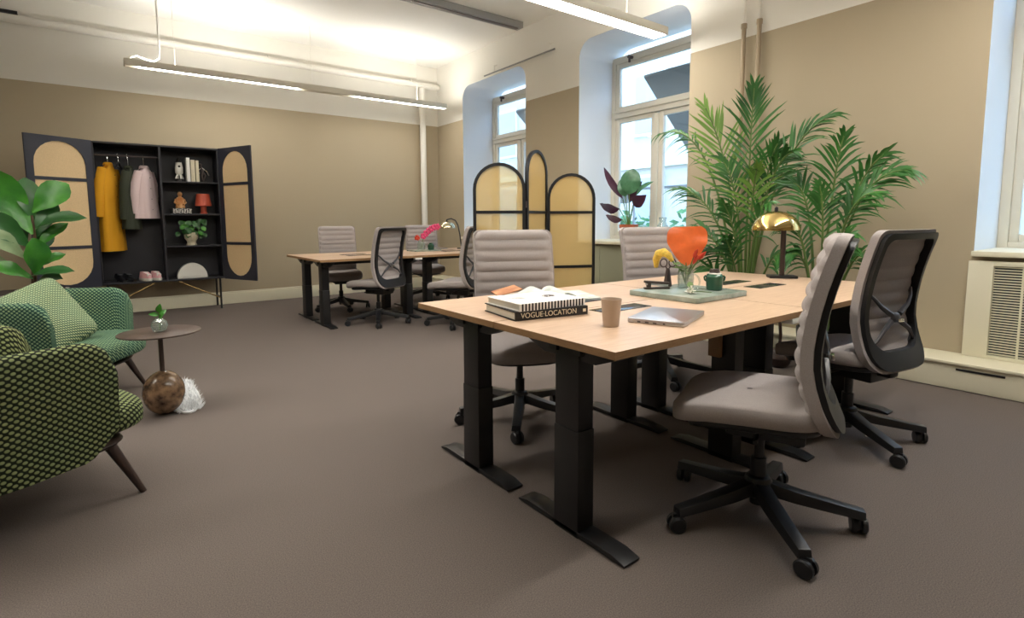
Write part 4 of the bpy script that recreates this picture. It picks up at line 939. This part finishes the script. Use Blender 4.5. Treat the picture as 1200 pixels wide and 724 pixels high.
for q in range(7): mb.ball((-.05 + .022 * math.cos(q), .015 + .01 * math.sin(q * 2), .15 + .02 * math.sin(q)), .018, 8, 6)
mb.build('bloom', m_red, oo)
fj = thing('jar', 'small dark green jar on the far desks', 'jar', (3.45, 6.22, ZT)); MB().lathe([(.035, 0), (.042, .01), (.044, .06), (.03, .075), (.024, .075), (.022, .09), (0, .092)], 20).build('body', m_gceramic, fj)
fn_ = tag(MB().prism(rrect(.38, .27, .01, 3), 0, .016).build('tray', m_gmarble), 'pale green tray under the vase on the far desks', 'tray'); fn_.location = (3.38, 6.28, ZT - .0145 + .0145)
for o in (fv, fj): o.location.z = ZT + .016
for o in (og, oo): o.location.z = ZT + .027
nb = thing('laptop', 'thin closed grey laptop on the far corner desk', 'laptop', (3.72, 6.62, ZT), R(5)); MB().prism(rrect(.32, .22, .012, 3), 0, .008).build('base', m_alu, nb); MB().prism(rrect(.32, .22, .012, 3), .0085, .015).build('lid', m_alu, nb)

# ================================================================== ARMCHAIRS
def armchair(label, loc, rz, m):
    t = thing('armchair', label, 'armchair', loc, rz)
    # U-shaped shell in plan; x forward
    path = []; a_ = .375
    for i in range(13): path.append(Vector((.235 - .355 * i / 12, -a_ + .012 * i / 12, 0)))
    for i in range(1, 20): ang = -PI / 2 - PI * i / 20; path.append(Vector((-.12 + .33 * math.cos(ang) * 1.0, (a_ - .012) * math.sin(ang), 0)))
    for i in range(13): path.append(Vector((-.12 + .355 * i / 12, a_ - .012 + .012 * i / 12, 0)))
    s = [0]
    for p, q in zip(path, path[1:]): s.append(s[-1] + (q - p).length)
    L = s[-1]; rows = []; uvs = []; th = .065
    ss = []; 
    for i, p in enumerate(path):
        T = (path[min(i + 1, len(path) - 1)] - path[max(i - 1, 0)]).normalized(); out = Vector((T.y, -T.x, 0))
        if out.dot(p - Vector((0, 0, 0))) < 0: out = -out
        d = min(s[i], L - s[i]); r = .12
        zt = .69 - .05 * max(0, math.sin(PI * max(0, (s[i] / L - .2) / .6))) ** 2 if .2 < s[i] / L < .8 else .69
        if d < r: zt -= r - math.sqrt(r * r - (r - d) ** 2)
        zb = .235 + (.10 * max(0, 1 - d / .10)) - .02 * min(1, d / .3)
        tk = th * (.55 + .45 * min(1, d / .08)); row = []; ur = []
        flare = lambda z: .03 * (z - .24) / .42
        prof = [(0, zb)] + [(0, zb + (zt - .03 - zb) * k / 5) for k in range(1, 6)] + [(-tk * .12, zt - .01), (-tk * .5, zt), (-tk * .88, zt - .01), (-tk, zt - .03)] + [(-tk, zt - .03 + (zb - zt + .03) * k / 4) for k in range(1, 5)]
        acc = 0; prev = None
        for (o_, z) in prof:
            row.append(p + out * (o_ + flare(z)) + Vector((0, 0, z)))
            if prev is not None: acc += math.hypot(o_ - prev[0], z - prev[1])
            prev = (o_, z); ur.append((s[i] + 2, acc + zb + 2))
        rows.append(row); uvs.append(ur)
    mb = MB(); mb.grid(rows, True, uvs); n = len(rows[0]); mb.f += [list(range(n)), [(len(rows) - 1) * n + k for k in range(n - 1, -1, -1)]]; mb.mi += [0, 0]
    mb.build('shell', m, t, angle=70)
    def sag(p): return Vector((p.x + .02 * (1 - abs(p.y / .3) ** 2) * (p.x > 0), p.y, p.z + .012 * max(0, p.x / .36) - .018 * max(0, p.x / .36) ** 6))
    cushion(MB(), (.04, 0, .335), .36, .325, .085, .38, .55, 44, 16, sag).build('seat_cushion', m, t, angle=70)
    cushion(MB(), (.0, 0, .235), .33, .30, .028, .4, .6, 36, 8).build('seat_base', m_walnut, t, angle=70)
    for x, sx in ((.25, .34), (-.25, -.33)):
        for y in (-1, 1): MB().cone((sx, y * .30, 0), (x, y * .235, .235), .012, .024, 14).build('leg', m_walnut, t)
    return t
armchair('front olive-green lattice knit armchair cut off at the left edge', (-.37, 2.78, 0), R(24), m_fab1)
armchair('teal-green lattice knit armchair behind the front one', (-.28, 4.32, 0), R(-31), m_fab2)
pl = thing('cushion', 'square green lattice cushion leaning in the teal armchair', 'cushion', (-.34, 4.10, .565), R(-20))
Mp = Matrix.Rotation(R(40), 3, 'Z') @ Matrix.Rotation(R(62), 3, 'X') @ Matrix.Rotation(R(24), 3, 'Z')
cushion(MB(), (0, 0, 0), (.215), .215, .075, .22, .9, 40, 14, lambda p: Mp @ p).build('pad', m_fab3, pl, angle=70)
# round side table, bud vase, fleece
sd_ = thing('side_table', 'round dark side table on brown marble ball foot', 'table', (.222, 3.68, 0))
MB().lathe([(.205, .488), (.212, .490), (.212, .496), (.208, .498), (0, .498)], 48).lathe([(0, .488), (.205, .488)], 48).build('tabletop', m_brown, sd_)
MB().tube([(0, 0, .2), (0, 0, .49)], .013, 14).build('stem', m_brown, sd_); MB().ball((0, 0, .132), .11, 32, 20, (1, 1, 1.19)).build('ball_foot', m_marble, sd_, angle=80)['label'] = 'polished brown marble ball'
bv = thing('vase', 'round glass bud vase on the round side table', 'vase', (.222, 3.67, .498))
MB().lathe([(.02, 0), (.035, .006), (.045, .035), (.04, .06), (.02, .078), (.017, .082), (.014, .08), (.036, .058), (.041, .035), (.03, .01), (0, .008)], 24).build('body', m_glass, bv); MB().lathe([(0, .01), (.03, .012), (.04, .035), (0, .036)], 20).build('water', m_glass, bv)
sp_ = thing('cutting', 'small green plant cutting standing in the bud vase', 'plant', (.222, 3.67, .508))
MB().tube([(0, 0, 0), (.004, 0, .06), (.0, 0, .11)], .003, 6).build('stem', m_stem, sp_)
for b, t, w_ in (((0, 0, .10), (.01, -.01, .155), .035), ((0, 0, .09), (-.05, -.01, .10), .025), ((0, 0, .08), (.04, .01, .115), .03), ((0, 0, .07), (.02, -.02, .09), .025)): leafmesh(b, t, w_, (-.3, -1, .4), .1, .2, 'lance').build('leaf', m_fig, sp_, angle=80)
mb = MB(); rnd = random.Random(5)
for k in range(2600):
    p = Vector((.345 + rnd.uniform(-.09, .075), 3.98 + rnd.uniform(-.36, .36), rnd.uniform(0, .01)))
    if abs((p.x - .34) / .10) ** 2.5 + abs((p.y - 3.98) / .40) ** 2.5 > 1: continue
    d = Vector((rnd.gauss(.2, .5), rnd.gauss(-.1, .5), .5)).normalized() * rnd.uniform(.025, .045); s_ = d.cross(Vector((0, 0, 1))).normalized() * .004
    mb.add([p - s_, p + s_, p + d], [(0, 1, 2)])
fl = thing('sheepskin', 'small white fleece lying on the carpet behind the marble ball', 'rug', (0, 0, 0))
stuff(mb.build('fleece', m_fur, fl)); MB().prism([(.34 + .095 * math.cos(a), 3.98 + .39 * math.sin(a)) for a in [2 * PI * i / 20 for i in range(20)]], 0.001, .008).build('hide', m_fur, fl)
# face pot with plant on the third wardrobe shelf
pp = thing('face_pot', 'leafy plant in a cream face-shaped pot on the third wardrobe shelf', 'plant', (.90, 7.98, Z3))
MB().lathe([(.06, 0), (.062, .004), (.05, .03), (.055, .055), (.078, .09), (.082, .13), (.074, .165), (.066, .165), (.07, .13), (0, .12)], 24).build('pot', m_facecer, pp)
MB().ball((0, -.083, .10), .012, 8, 6, (.8, 1, 1.6)).build('nose', m_facecer, pp)
for s in (-1, 1): MB().ball((s * .03, -.074, .125), .012, 8, 6, (1.3, .5, .5)).build('eye', m_facecer, pp)
MB().ball((0, -.066, .068), .014, 8, 6, (1.5, .6, .5)).build('mouth', m_facecer, pp)
rnd = random.Random(3)
for k in range(52):
    a = rnd.uniform(0, 2 * PI); r_ = rnd.uniform(.05, .16); z = .20 + rnd.uniform(-.06, .13); c = Vector((r_ * math.cos(a), .6 * r_ * math.sin(a) - .02, z)); d = Vector((rnd.gauss(0, .04), -.02, -.05)) 
    leafmesh(c, c + d.normalized() * .07, .06, (.3 * rnd.gauss(0, 1), -1, .5), .1, .2, 'round', 4).build('leaf', m_figdk if k % 4 else m_fig, pp, angle=80)
mb = MB()
for k in range(12): a = k * .52; mb.tube([(0, 0, .15), (.05 * math.cos(a), .03 * math.sin(a), .22), (.1 * math.cos(a), .06 * math.sin(a), .22)], .003, 5)
mb.build('stem', m_stem, pp)
